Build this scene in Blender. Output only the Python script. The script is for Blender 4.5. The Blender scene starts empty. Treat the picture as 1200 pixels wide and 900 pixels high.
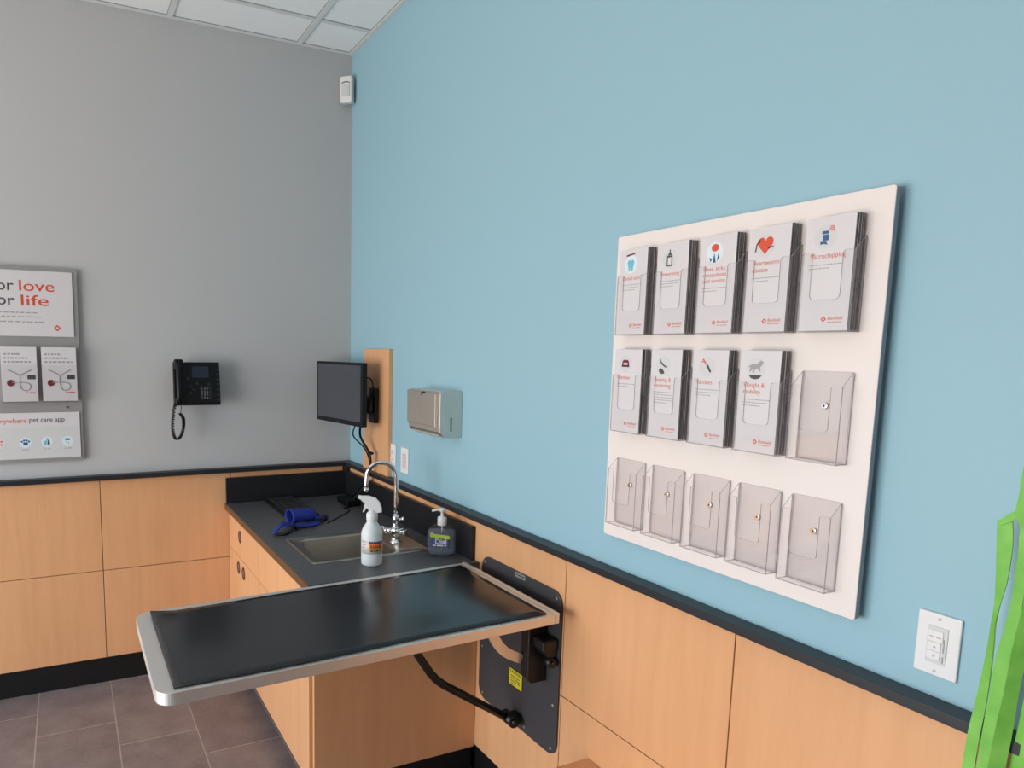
import bpy, bmesh, math, random
from mathutils import Vector, Matrix
random.seed(7)
scene = bpy.context.scene
COL = scene.collection
PI = math.pi

# ---------------------------------------------------------------- camera, world, exposure
cam_d = bpy.data.cameras.new('camera'); cam = bpy.data.objects.new('camera', cam_d); COL.objects.link(cam)
scene.camera = cam
cam_d.sensor_fit = 'HORIZONTAL'; cam_d.sensor_width = 36.0; cam_d.lens = 24.98465
cam_d.shift_x = 0.098585; cam_d.shift_y = 0.054651; cam_d.clip_start = 0.02; cam_d.clip_end = 200
_r = Vector((0.89983927, -0.43595891, 0.01513676)); _u = Vector((0.04166178, 0.12042939, 0.9918473)); _f = Vector((0.43422758, 0.89187252, -0.12652992))
_m = Matrix((( _r.x, _u.x, -_f.x), (_r.y, _u.y, -_f.y), (_r.z, _u.z, -_f.z)))
cam.matrix_world = Matrix.Translation((-1.38995, -3.61378, 1.63325)) @ _m.to_4x4()

w = bpy.data.worlds.new('daylight'); scene.world = w; w.use_nodes = True
nt = w.node_tree; nt.nodes.clear()
wo = nt.nodes.new('ShaderNodeOutputWorld'); bg = nt.nodes.new('ShaderNodeBackground')
tc = nt.nodes.new('ShaderNodeTexCoord'); sp = nt.nodes.new('ShaderNodeSeparateXYZ'); rp = nt.nodes.new('ShaderNodeValToRGB')
nt.links.new(tc.outputs['Generated'], sp.inputs[0]); mp = nt.nodes.new('ShaderNodeMapRange')
mp.inputs[1].default_value = -1; mp.inputs[2].default_value = 1
nt.links.new(sp.outputs['Z'], mp.inputs[0]); nt.links.new(mp.outputs[0], rp.inputs[0])
rp.color_ramp.elements[0].position = 0.46; rp.color_ramp.elements[0].color = (0.78, 0.745, 0.72, 1)
rp.color_ramp.elements[1].position = 0.54; rp.color_ramp.elements[1].color = (0.80, 0.85, 0.92, 1)
nt.links.new(rp.outputs[0], bg.inputs[0]); bg.inputs[1].default_value = 12.2
nt.links.new(bg.outputs[0], wo.inputs[0])

RX0, RY0, ZC = -4.7, -5.2, 3.118            # left wall, rear wall, ceiling
WY0, WY1, WZ0, WZ1 = -3.9, -0.5, 0.12, 2.25   # shop window in the left wall
def portal(name, loc, rot, sx, sy):
    ld = bpy.data.lights.new(name, 'AREA'); ld.shape = 'RECTANGLE'; ld.size = sx; ld.size_y = sy
    ld.cycles.is_portal = True
    lo = bpy.data.objects.new(name, ld); COL.objects.link(lo); lo.location = loc; lo.rotation_euler = rot
portal('window_portal', (RX0 - 0.10, (WY0 + WY1) / 2, (WZ0 + WZ1) / 2), (0, -PI / 2, 0), WZ1 - WZ0, WY1 - WY0)

vs = scene.view_settings; scene.display_settings.display_device = 'sRGB'
vs.view_transform = 'Standard'; vs.look = 'None'; vs.gamma = 1.0; vs.use_curve_mapping = False
vs.exposure = 0.0
scene.cycles.transparent_max_bounces = 32

# ---------------------------------------------------------------- materials
def lin(c):
    return tuple((x / 12.92 if x <= 0.04045 else ((x + 0.055) / 1.055) ** 2.4) for x in [v / 255 for v in c]) + (1,)
MATS = {}
def mat(name, rgb, rough=0.5, metal=0.0, spec=0.5, coat=0.0, bump=None, var=None):
    m = bpy.data.materials.new(name); m.use_nodes = True; n = m.node_tree; p = n.nodes['Principled BSDF']
    p.inputs['Base Color'].default_value = lin(rgb); p.inputs['Roughness'].default_value = rough
    p.inputs['Metallic'].default_value = metal; p.inputs['Specular IOR Level'].default_value = spec
    p.inputs['Coat Weight'].default_value = coat
    t = n.nodes.new('ShaderNodeTexCoord')
    if var:                                   # (scale, amount, stretch vector)
        mpg = n.nodes.new('ShaderNodeMapping'); mpg.inputs['Scale'].default_value = var[2]
        no = n.nodes.new('ShaderNodeTexNoise'); no.inputs['Scale'].default_value = var[0]; no.inputs['Detail'].default_value = 6
        n.links.new(t.outputs['Object'], mpg.inputs[0]); n.links.new(mpg.outputs[0], no.inputs[0])
        mx = n.nodes.new('ShaderNodeMix'); mx.data_type = 'RGBA'
        c = lin(rgb); a = var[1]
        mx.inputs['A'].default_value = tuple(v * (1 - a) for v in c[:3]) + (1,); mx.inputs['B'].default_value = tuple(min(1, v * (1 + a)) for v in c[:3]) + (1,)
        n.links.new(no.outputs[0], mx.inputs['Factor']); n.links.new(mx.outputs['Result'], p.inputs['Base Color'])
    if bump:                                  # (scale, strength)
        no2 = n.nodes.new('ShaderNodeTexNoise'); no2.inputs['Scale'].default_value = bump[0]; no2.inputs['Detail'].default_value = 4
        n.links.new(t.outputs['Object'], no2.inputs[0])
        b = n.nodes.new('ShaderNodeBump'); b.inputs['Strength'].default_value = bump[1]; b.inputs['Distance'].default_value = 0.002
        n.links.new(no2.outputs[0], b.inputs['Height']); n.links.new(b.outputs[0], p.inputs['Normal'])
    MATS[name] = m
    return m
M_GREY = mat('grey wall paint', (190, 187, 187), 0.62, bump=(220, 0.10))
M_REAR = mat('rear wall bounce-cut grey', (92, 92, 96), 0.6, bump=(220, 0.1))  # unseen rear wall, darkened to cut light bouncing back into the room
M_TEAL = mat('teal wall paint', (147, 184, 198), 0.55, bump=(220, 0.10))
M_WHITEWALL = mat('white wall paint', (205, 205, 203), 0.6, bump=(220, 0.1))
M_BLACK = mat('black laminate', (26, 27, 30), 0.38, var=(60, 0.15, (1, 1, 1)))
M_RAIL = mat('charcoal rail', (33, 34, 39), 0.42, bump=(300, 0.08))
M_KICK = mat('black vinyl baseboard', (14, 14, 16), 0.45, bump=(80, 0.05))
M_COUNTER = mat('black stone laminate', (82, 83, 86), 0.42, var=(90, 0.25, (1, 1, 1)), bump=(260, 0.12))
M_BEDGE = mat('brown counter edge', (98, 66, 42), 0.5, var=(30, 0.2, (1, 1, 6)))
M_STEEL = mat('brushed steel', (218, 210, 200), 0.42, 1.0, bump=(150, 0.03), var=(12, 0.06, (1, 14, 1)))
M_STEEL2 = mat('satin steel edge', (238, 235, 230), 0.46, 0.92, bump=(150, 0.03), var=(12, 0.05, (1, 10, 1)))
M_CHROME = mat('chrome', (235, 235, 235), 0.06, 1.0, var=(20, 0.03, (1, 1, 1)))
M_MAT = mat('black rubber mat', (22, 24, 29), 0.2, 0, 0.6, var=(9, 0.35, (1, 3, 1)), bump=(14, 0.10))
M_PLATE = mat('charcoal powder coat', (62, 60, 64), 0.5, bump=(500, 0.10))
M_BLKMET = mat('black painted steel', (24, 22, 24), 0.4, bump=(300, 0.08))
M_PLAST = mat('black plastic', (9, 9, 11), 0.45, 0, 0.3, bump=(400, 0.05))
M_PLAST2 = mat('dark grey plastic key', (34, 35, 39), 0.5, bump=(300, 0.04))
M_SCREEN = mat('dark monitor screen', (66, 68, 75), 0.34, 0, 0.5, var=(3, 0.05, (1, 1, 1)))
M_LCD = mat('phone display', (34, 40, 54), 0.3, var=(5, 0.05, (1, 1, 1)))
M_CEIL = mat('ceiling tile', (247, 246, 246), 0.9, bump=(120, 0.5), var=(160, 0.05, (1, 1, 1)))
M_GRID = mat('ceiling grid white', (222, 222, 222), 0.5, bump=(60, 0.02))
M_GRIDSHADE = mat('ceiling painted shadow line', (158, 160, 160), 0.8, var=(30, 0.1, (1, 1, 1)))
M_WHITEP = mat('white plastic', (226, 223, 223), 0.35, bump=(200, 0.03))
M_BOARD = mat('white laminate board', (233, 221, 216), 0.42, bump=(200, 0.03))
M_BEDG2 = mat('shade-grey board edge', (150, 150, 160), 0.45, bump=(100, 0.04))
M_GPANEL = mat('grey laminate panel', (160, 156, 154), 0.3, 0.2, bump=(200, 0.03))
M_PAPER = mat('white printed card', (214, 207, 209), 0.4, var=(20, 0.015, (1, 1, 1)))
M_PAGES = mat('shade-darkened page edges', (84, 78, 78), 0.6, var=(400, 0.35, (1, 0.2, 0.02)))  # shade of the stacked page edges put into the colour
M_RED = mat('orange red ink', (212, 74, 46), 0.5, var=(40, 0.04, (1, 1, 1)))
M_SOFTRED = mat('salmon ink', (208, 108, 92), 0.5, var=(40, 0.04, (1, 1, 1)))
M_INK = mat('dark grey ink', (70, 66, 70), 0.5, var=(40, 0.04, (1, 1, 1)))
M_LTINK = mat('light grey ink', (158, 152, 156), 0.5, var=(40, 0.04, (1, 1, 1)))
M_PALE = mat('pale grey disc ink', (206, 204, 204), 0.5, var=(40, 0.02, (1, 1, 1)))
M_PALEB = mat('pale blue disc ink', (214, 226, 232), 0.5, var=(40, 0.02, (1, 1, 1)))
M_BLUEI = mat('blue ink', (40, 88, 132), 0.5, var=(40, 0.04, (1, 1, 1)))
M_TEALI = mat('teal ink', (110, 180, 200), 0.5, var=(40, 0.04, (1, 1, 1)))
M_MAROON = mat('maroon ink', (104, 28, 40), 0.5, var=(40, 0.04, (1, 1, 1)))
M_YELLOW = mat('yellow label', (226, 212, 40), 0.5, var=(40, 0.04, (1, 1, 1)))
M_LIME = mat('lime label', (190, 208, 60), 0.5, var=(40, 0.04, (1, 1, 1)))
M_ORANGEI = mat('orange label', (236, 150, 60), 0.5, var=(40, 0.04, (1, 1, 1)))
M_NAVY = mat('navy blue label', (78, 86, 128), 0.45, var=(40, 0.05, (1, 1, 1)))
M_BLUE = mat('blue nylon fabric', (24, 46, 142), 0.75, bump=(90, 0.6), var=(30, 0.25, (1, 1, 1)))
M_BLKNYL = mat('black nylon strap', (20, 20, 26), 0.7, bump=(300, 0.4))
M_BOTTLE = mat('translucent white plastic', (240, 244, 245), 0.35, var=(10, 0.02, (1, 1, 1)))
M_BOTTLE.node_tree.nodes['Principled BSDF'].inputs['Transmission Weight'].default_value = 0.22
M_BOTTLE.node_tree.nodes['Principled BSDF'].inputs['Roughness'].default_value = 0.4
M_DARKHOLE = mat('dark recess', (12, 12, 12), 0.8, var=(30, 0.1, (1, 1, 1)))
M_PULLIN = mat('brown pull recess', (128, 84, 64), 0.5, var=(60, 0.3, (1, 1, 1)))
M_SINK = mat('sink steel', (168, 158, 146), 0.30, 1.0, bump=(150, 0.03), var=(12, 0.06, (1, 14, 1)))
M_WOODDK = mat('dark stained ring', (62, 30, 22), 0.35, var=(40, 0.2, (1, 1, 1)))

def wood(name, c1, c2, rough=0.33, horizontal=False):
    m = bpy.data.materials.new(name); m.use_nodes = True; n = m.node_tree; p = n.nodes['Principled BSDF']
    t = n.nodes.new('ShaderNodeTexCoord')
    mp_ = n.nodes.new('ShaderNodeMapping'); mp_.inputs['Scale'].default_value = (14, 14, 1.1) if not horizontal else (14, 1.1, 14)
    a = n.nodes.new('ShaderNodeTexNoise'); a.inputs['Scale'].default_value = 1.6; a.inputs['Detail'].default_value = 8; a.inputs['Distortion'].default_value = 0.5
    n.links.new(t.outputs['Object'], mp_.inputs[0]); n.links.new(mp_.outputs[0], a.inputs[0])
    b = n.nodes.new('ShaderNodeTexNoise'); b.inputs['Scale'].default_value = 2.2; b.inputs['Detail'].default_value = 3
    n.links.new(t.outputs['Object'], b.inputs[0])
    mp3 = n.nodes.new('ShaderNodeMapping'); mp3.inputs['Scale'].default_value = (60, 60, 9)
    c = n.nodes.new('ShaderNodeTexNoise'); c.inputs['Scale'].default_value = 3.0; c.inputs['Detail'].default_value = 2
    n.links.new(t.outputs['Object'], mp3.inputs[0]); n.links.new(mp3.outputs[0], c.inputs[0])
    m1 = n.nodes.new('ShaderNodeMath'); m1.operation = 'MULTIPLY_ADD'; m1.inputs[1].default_value = 0.55
    n.links.new(a.outputs[0], m1.inputs[0])
    m2 = n.nodes.new('ShaderNodeMath'); m2.operation = 'MULTIPLY_ADD'; m2.inputs[1].default_value = 0.3
    n.links.new(b.outputs[0], m2.inputs[0]); 
    m3 = n.nodes.new('ShaderNodeMath'); m3.operation = 'MULTIPLY'; m3.inputs[1].default_value = 0.15
    n.links.new(c.outputs[0], m3.inputs[0]); n.links.new(m3.outputs[0], m2.inputs[2]); n.links.new(m2.outputs[0], m1.inputs[2])
    r = n.nodes.new('ShaderNodeValToRGB'); r.color_ramp.elements[0].position = 0.34; r.color_ramp.elements[1].position = 0.66
    r.color_ramp.elements[0].color = lin(c1); r.color_ramp.elements[1].color = lin(c2)
    n.links.new(m1.outputs[0], r.inputs[0]); n.links.new(r.outputs[0], p.inputs['Base Color'])
    p.inputs['Roughness'].default_value = rough
    bp_ = n.nodes.new('ShaderNodeBump'); bp_.inputs['Strength'].default_value = 0.05; bp_.inputs['Distance'].default_value = 0.001
    n.links.new(a.outputs[0], bp_.inputs['Height']); n.links.new(bp_.outputs[0], p.inputs['Normal'])
    return m
M_WOOD = wood('maple laminate', (217, 159, 113), (228, 171, 125), 0.34)
M_WOODG = wood('golden maple edge', (190, 140, 84), (208, 160, 104), 0.4)

def acrylic(name, tint, fres=1.45, rough=0.03):
    m = bpy.data.materials.new(name); m.use_nodes = True; n = m.node_tree; n.nodes.clear()
    o = n.nodes.new('ShaderNodeOutputMaterial'); mx = n.nodes.new('ShaderNodeMixShader')
    tr = n.nodes.new('ShaderNodeBsdfTransparent'); tr.inputs[0].default_value = tint
    gl = n.nodes.new('ShaderNodeBsdfGlossy'); gl.inputs['Roughness'].default_value = rough
    fr = n.nodes.new('ShaderNodeFresnel'); fr.inputs[0].default_value = fres
    geo = n.nodes.new('ShaderNodeNewGeometry'); mu = n.nodes.new('ShaderNodeMath'); mu.operation = 'MULTIPLY'
    inv = n.nodes.new('ShaderNodeMath'); inv.operation = 'SUBTRACT'; inv.inputs[0].default_value = 1.0
    n.links.new(geo.outputs['Backfacing'], inv.inputs[1]); n.links.new(fr.outputs[0], mu.inputs[0]); n.links.new(inv.outputs[0], mu.inputs[1])
    n.links.new(mu.outputs[0], mx.inputs[0]); n.links.new(tr.outputs[0], mx.inputs[1]); n.links.new(gl.outputs[0], mx.inputs[2])
    n.links.new(mx.outputs[0], o.inputs[0])
    return m
M_ACR = acrylic('clear acrylic', (0.988, 0.986, 0.988, 1))
M_ACRB = acrylic('clear acrylic back', (0.94, 0.935, 0.94, 1))
M_ACRE = acrylic('acrylic cut edge', (0.70, 0.68, 0.69, 1), 1.5, 0.15)
def add_haze(m, rgb, f):
    n_ = m.node_tree; o_ = [q for q in n_.nodes if q.type == 'OUTPUT_MATERIAL'][0]; s_ = o_.inputs[0].links[0].from_socket
    d_ = n_.nodes.new('ShaderNodeBsdfDiffuse'); d_.inputs[0].default_value = lin(rgb); x_ = n_.nodes.new('ShaderNodeMixShader'); x_.inputs[0].default_value = f
    n_.links.new(s_, x_.inputs[1]); n_.links.new(d_.outputs[0], x_.inputs[2]); n_.links.new(x_.outputs[0], o_.inputs[0])
add_haze(M_ACRE, (188, 184, 188), 0.55)
M_GLASS = acrylic('window glass', (0.96, 0.98, 0.97, 1), 1.45, 0.0)
M_SOAPB = acrylic('clear soap bottle', (0.90, 0.91, 0.94, 1), 1.55, 0.05)

def leash_mat():
    m = bpy.data.materials.new('bright green webbing'); m.use_nodes = True; n = m.node_tree; p = n.nodes['Principled BSDF']
    t = n.nodes.new('ShaderNodeTexCoord')
    wv = n.nodes.new('ShaderNodeTexNoise'); wv.inputs['Scale'].default_value = 24; wv.inputs['Detail'].default_value = 3
    r = n.nodes.new('ShaderNodeValToRGB'); r.color_ramp.elements[0].position = .3; r.color_ramp.elements[1].position = .7
    r.color_ramp.elements[0].color = lin((108, 176, 62)); r.color_ramp.elements[1].color = lin((132, 196, 84))
    n.links.new(t.outputs['Object'], wv.inputs[0]); n.links.new(wv.outputs[0], r.inputs[0]); n.links.new(r.outputs[0], p.inputs['Base Color'])
    p.inputs['Roughness'].default_value = 0.6; p.inputs['Sheen Weight'].default_value = 0.15
    b2 = n.nodes.new('ShaderNodeTexNoise'); b2.inputs['Scale'].default_value = 600
    b = n.nodes.new('ShaderNodeBump'); b.inputs['Strength'].default_value = 0.25; b.inputs['Distance'].default_value = 0.001
    n.links.new(t.outputs['Object'], b2.inputs[0]); n.links.new(b2.outputs[0], b.inputs['Height']); n.links.new(b.outputs[0], p.inputs['Normal'])
    return m
M_LEASH = leash_mat()

def floor_mat():
    m = bpy.data.materials.new('taupe stone floor tile'); m.use_nodes = True; n = m.node_tree; p = n.nodes['Principled BSDF']; L = n.links
    t = n.nodes.new('ShaderNodeTexCoord'); s = n.nodes.new('ShaderNodeSeparateXYZ'); L.new(t.outputs['Object'], s.inputs[0])
    def math_(op, a, b=None, c=None):
        q = n.nodes.new('ShaderNodeMath'); q.operation = op
        for i, v in enumerate((a, b, c)):
            if v is None: continue
            if isinstance(v, (int, float)): q.inputs[i].default_value = v
            else: L.new(v, q.inputs[i])
        return q.outputs[0]
    u = math_('DIVIDE', math_('ADD', s.outputs['X'], 1.5625), 0.3100)
    col = math_('FLOOR', u); fu = math_('FRACT', u)
    v = math_('DIVIDE', math_('ADD', math_('MULTIPLY', col, 0.2050), math_('ADD', s.outputs['Y'], 0.432)), 0.615)
    row = math_('FLOOR', v); fv = math_('FRACT', v)
    g = 0.0024
    gu = math_('LESS_THAN', math_('MINIMUM', fu, math_('SUBTRACT', 1, fu)), g / 0.31)
    gv = math_('LESS_THAN', math_('MINIMUM', fv, math_('SUBTRACT', 1, fv)), g / 0.615)
    grout = math_('MAXIMUM', gu, gv)
    cb = n.nodes.new('ShaderNodeCombineXYZ'); L.new(col, cb.inputs[0]); L.new(row, cb.inputs[1])
    wn = n.nodes.new('ShaderNodeTexWhiteNoise'); wn.noise_dimensions = '2D'; L.new(cb.outputs[0], wn.inputs[0])
    n1 = n.nodes.new('ShaderNodeTexNoise'); n1.inputs['Scale'].default_value = 9; n1.inputs['Detail'].default_value = 8; L.new(t.outputs['Object'], n1.inputs[0])
    n2 = n.nodes.new('ShaderNodeTexNoise'); n2.inputs['Scale'].default_value = 70; n2.inputs['Detail'].default_value = 5; L.new(t.outputs['Object'], n2.inputs[0])
    k = math_('MULTIPLY_ADD', n1.outputs[0], 0.6, math_('MULTIPLY_ADD', n2.outputs[0], 0.3, math_('MULTIPLY', wn.outputs[0], 0.12)))
    r = n.nodes.new('ShaderNodeValToRGB'); r.color_ramp.elements[0].position = .32; r.color_ramp.elements[1].position = .72
    r.color_ramp.elements[0].color = lin((110, 99, 101)); r.color_ramp.elements[1].color = lin((146, 133, 134)); L.new(k, r.inputs[0])
    mx = n.nodes.new('ShaderNodeMix'); mx.data_type = 'RGBA'; L.new(grout, mx.inputs['Factor']); L.new(r.outputs[0], mx.inputs['A']); mx.inputs['B'].default_value = lin((172, 160, 154))
    L.new(mx.outputs['Result'], p.inputs['Base Color']); p.inputs['Roughness'].default_value = 0.42
    b = n.nodes.new('ShaderNodeBump'); b.inputs['Strength'].default_value = 0.3; b.inputs['Distance'].default_value = 0.002
    L.new(math_('SUBTRACT', n2.outputs[0], math_('MULTIPLY', grout, 1.5)), b.inputs['Height']); L.new(b.outputs[0], p.inputs['Normal'])
    return m
M_FLOOR = floor_mat()

# ---------------------------------------------------------------- helpers
WLOC = {}
def NB(): return bmesh.new()
def box(bm, x0, x1, y0, y1, z0, z1, bev=0.0, seg=2, mi=0, warp=None):
    x0, x1 = min(x0, x1), max(x0, x1); y0, y1 = min(y0, y1), max(y0, y1); z0, z1 = min(z0, z1), max(z0, z1)
    t = bmesh.new()
    vs_ = [t.verts.new((x, y, z)) for x in (x0, x1) for y in (y0, y1) for z in (z0, z1)]
    for f in ((0, 1, 3, 2), (4, 6, 7, 5), (0, 4, 5, 1), (2, 3, 7, 6), (0, 2, 6, 4), (1, 5, 7, 3)): t.faces.new([vs_[i] for i in f])
    if bev: bmesh.ops.bevel(t, geom=t.edges[:], offset=bev, segments=seg, affect='EDGES', profile=0.5)
    merge(bm, t, mi, warp)
def merge(bm, t, mi=0, warp=None):
    bmesh.ops.recalc_face_normals(t, faces=t.faces[:])
    t.verts.ensure_lookup_table(); mpv = {}
    for v in t.verts: mpv[v] = bm.verts.new(warp(v.co) if warp else v.co)
    for f in t.faces:
        nf = bm.faces.new([mpv[v] for v in f.verts]); nf.material_index = mi if mi >= 0 else f.material_index; nf.smooth = f.smooth
    t.free()
def prism(bm, poly, fn, d0, d1, bev=0.0, mi=0, side_mi=None, seg=2):
    """extrude 2-D polygon; fn(u, v, d) -> world point"""
    t = bmesh.new()
    a = [t.verts.new(fn(u, v, d0)) for u, v in poly]; b = [t.verts.new(fn(u, v, d1)) for u, v in poly]
    n_ = len(poly)
    t.faces.new(a); t.faces.new(b[::-1])
    for i in range(n_):
        f = t.faces.new([a[i], b[i], b[(i + 1) % n_], a[(i + 1) % n_]])
        if side_mi is not None: f.material_index = side_mi
    for f in t.faces:
        if side_mi is None: f.material_index = mi
        elif len(f.verts) != 4 or f.material_index != side_mi: f.material_index = f.material_index if f.material_index == side_mi else mi
    if side_mi is not None:
        t.faces.ensure_lookup_table(); t.faces[0].material_index = mi; t.faces[1].material_index = mi
    if bev:
        capv = set(a) | set(b)
        ed = [e for e in t.edges if (e.verts[0] in a and e.verts[1] in a) or (e.verts[0] in b and e.verts[1] in b)]
        bmesh.ops.bevel(t, geom=ed, offset=bev, segments=seg, affect='EDGES', profile=0.5)
    merge(bm, t, -1)
def rrect(u0, u1, v0, v1, r, n=6, which=(1, 1, 1, 1)):
    """rounded rectangle; corners order: (u1,v1) (u0,v1) (u0,v0) (u1,v0)"""
    P = []
    for k, (cu, cv, a0) in enumerate(((u1, v1, 0), (u0, v1, 90), (u0, v0, 180), (u1, v0, 270))):
        su = -1 if cu == u1 else 1; sv = -1 if cv == v1 else 1
        if which[k] and r > 0:
            for i in range(n + 1):
                a = math.radians(a0 + 90 * i / n); P.append((cu + su * r + r * math.cos(a), cv + sv * r + r * math.sin(a)))
        else: P.append((cu, cv))
    return P
def circ(cu, cv, r, n=24, ru=None): return [(cu + (ru or r) * math.cos(2 * PI * i / n), cv + r * math.sin(2 * PI * i / n)) for i in range(n)]
def tube(bm, pts, r, seg=12, mi=0, caps=True, rr=None):
    pts = [Vector(p) for p in pts]; t = bmesh.new(); rings = []
    d0 = (pts[1] - pts[0]).normalized(); up = Vector((0, 0, 1)) if abs(d0.z) < 0.9 else Vector((1, 0, 0)); nrm = (up - d0 * up.dot(d0)).normalized()
    for i, p in enumerate(pts):
        d = (pts[min(i + 1, len(pts) - 1)] - pts[max(i - 1, 0)]).normalized()
        nrm = (nrm - d * nrm.dot(d)).normalized(); bn = d.cross(nrm)
        R = rr[i] if rr else r
        rings.append([t.verts.new(p + (nrm * math.cos(2 * PI * k / seg) + bn * math.sin(2 * PI * k / seg)) * R) for k in range(seg)])
    for i in range(len(rings) - 1):
        for k in range(seg):
            f = t.faces.new([rings[i][k], rings[i][(k + 1) % seg], rings[i + 1][(k + 1) % seg], rings[i + 1][k]]); f.smooth = True
    if caps: t.faces.new(rings[0]); t.faces.new(rings[-1][::-1])
    merge(bm, t, mi)
def smooth_path(P, n=8):
    P = [Vector(p) for p in P]; out = []
    for i in range(len(P) - 1):
        p0 = P[max(i - 1, 0)]; p1 = P[i]; p2 = P[i + 1]; p3 = P[min(i + 2, len(P) - 1)]
        for k in range(n):
            t = k / n
            out.append(0.5 * ((2 * p1) + (-p0 + p2) * t + (2 * p0 - 5 * p1 + 4 * p2 - p3) * t * t + (-p0 + 3 * p1 - 3 * p2 + p3) * t ** 3))
    out.append(P[-1]); return out
def lathe(bm, c, prof, seg=28, sx=1.0, sy=1.0, rot=0.0, mi=0, power=2.0):
    t = bmesh.new(); rings = []
    for r, z in prof:
        ring = []
        for k in range(seg):
            a = 2 * PI * k / seg; ca, sa = math.cos(a), math.sin(a)
            e = 2.0 / power
            x = r * sx * math.copysign(abs(ca) ** e, ca); y = r * sy * math.copysign(abs(sa) ** e, sa)
            ring.append(t.verts.new((c[0] + x * math.cos(rot) - y * math.sin(rot), c[1] + x * math.sin(rot) + y * math.cos(rot), c[2] + z)))
        rings.append(ring)
    for i in range(len(rings) - 1):
        for k in range(seg):
            f = t.faces.new([rings[i][k], rings[i][(k + 1) % seg], rings[i + 1][(k + 1) % seg], rings[i + 1][k]]); f.smooth = True
    t.faces.new(rings[0][::-1]); t.faces.new(rings[-1])
    merge(bm, t, mi)
def obj(name, bm, mats, parent=None, loc=(0, 0, 0)):
    """link one mesh object; vertices are given in world coordinates"""
    me = bpy.data.meshes.new(name)
    base = WLOC[parent.name] if parent else Vector(loc)
    bmesh.ops.remove_doubles(bm, verts=bm.verts[:], dist=1e-7)
    for v in bm.verts: v.co -= base
    bm.to_mesh(me); bm.free()
    for m in (mats if isinstance(mats, (list, tuple)) else [mats]): me.materials.append(m)
    o = bpy.data.objects.new(name, me); COL.objects.link(o)
    if parent: o.parent = parent; WLOC[o.name] = base
    else: o.location = base; WLOC[o.name] = base
    return o
def tag(o, label, cat, group=None, kind=None):
    o['label'] = label; o['category'] = cat
    if group: o['group'] = group
    if kind: o['kind'] = kind
    return o
def thing(name, loc, label, cat, group=None):
    o = bpy.data.objects.new(name, None); COL.objects.link(o); o.location = loc; o.empty_display_size = 0.05
    WLOC[o.name] = Vector(loc); return tag(o, label, cat, group)
def struct(name, bm, mats):
    o = obj(name, bm, mats); o['kind'] = 'structure'; return o
def text(name, s, size, mats, parent, origin, X, Y, extr=0.00015, align='LEFT', bold=0.0, sx=1.0, fit=None):
    cu = bpy.data.curves.new(name, 'FONT'); cu.body = s; cu.size = size; cu.extrude = extr; cu.align_x = align; cu.offset = bold; cu.resolution_u = 3
    cu.space_line = 1.0
    tmp = bpy.data.objects.new('tmp', cu); COL.objects.link(tmp)
    bpy.context.view_layer.update()
    me = bpy.data.meshes.new_from_object(tmp.evaluated_get(bpy.context.evaluated_depsgraph_get()))
    bpy.data.objects.remove(tmp); bpy.data.curves.remove(cu)
    X = Vector(X).normalized(); Y = Vector(Y).normalized(); Z = X.cross(Y); base = WLOC[parent.name]
    if fit: sx = fit / max(1e-6, max(v.co.x for v in me.vertices) - min(v.co.x for v in me.vertices))
    for v in me.vertices: v.co = Vector(origin) + X * v.co.x * sx + Y * v.co.y + Z * v.co.z - base
    me.materials.clear(); me.materials.append(mats); me.name = name
    o = bpy.data.objects.new(name, me); COL.objects.link(o); o.parent = parent; WLOC[o.name] = base
    return o
# frames: plane facing -x (right wall things) and plane facing -y (back wall things)
def FX(x, y0, z0): return lambda u, v, d: Vector((x - d, y0 - u, z0 + v))
def FY(y, x0, z0): return lambda u, v, d: Vector((x0 + u, y - d, z0 + v))
XR, XB, UP = (0, -1, 0), (1, 0, 0), (0, 0, 1)

# ---------------------------------------------------------------- room shell
b = NB(); box(b, RX0 - 0.15, 0.15, 0.0, 0.12, 0, ZC + 0.1); struct('wall_back', b, M_GREY)
b = NB(); box(b, 0.0, 0.12, RY0 - 0.12, 0.0, 0, ZC + 0.1); struct('wall_right', b, M_TEAL)
b = NB(); box(b, RX0 - 0.15, 0.15, RY0 - 0.12, RY0, 0, ZC + 0.1); struct('wall_rear', b, M_REAR)
b = NB()
box(b, RX0 - 0.12, RX0, RY0, WY0, 0, ZC + 0.1); box(b, RX0 - 0.12, RX0, WY1, 0, 0, ZC + 0.1)
box(b, RX0 - 0.12, RX0, WY0, WY1, 0, WZ0); box(b, RX0 - 0.12, RX0, WY0, WY1, WZ1, ZC + 0.1); struct('wall_left', b, M_WHITEWALL)
b = NB(); box(b, RX0 - 0.15, 0.15, RY0 - 0.15, 0.15, -0.06, 0.0); struct('floor', b, M_FLOOR)
b = NB(); box(b, RX0 - 0.15, 0.15, RY0 - 0.15, 0.15, ZC + 0.006, ZC + 0.10); ceiling = struct('ceiling', b, M_CEIL)
# ceiling grid: wall angle and T bars
b = NB()
xs = [-0.283 - 0.61 * i for i in range(6)]; ys = [-0.298 - 0.61 * i for i in range(9)]
for x in xs: box(b, x - 0.012, x + 0.012, RY0, -0.022, ZC, ZC + 0.006)
for y in ys: box(b, RX0, -0.022, y - 0.012, y + 0.012, ZC + 0.0006, ZC + 0.006)
box(b, RX0, 0.0, -0.022, 0.0, ZC - 0.001, ZC + 0.006, 0.0005, 1); box(b, -0.022, 0.0, RY0, -0.022, ZC - 0.001, ZC + 0.006, 0.0005, 1)
g = obj('ceiling_grid', b, M_GRID, ceiling); g['kind'] = 'structure'
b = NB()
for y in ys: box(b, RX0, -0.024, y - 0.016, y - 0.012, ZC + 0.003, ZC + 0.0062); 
for x in xs: box(b, x - 0.0155, x - 0.012, RY0, -0.022, ZC + 0.003, ZC + 0.0062)
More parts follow.
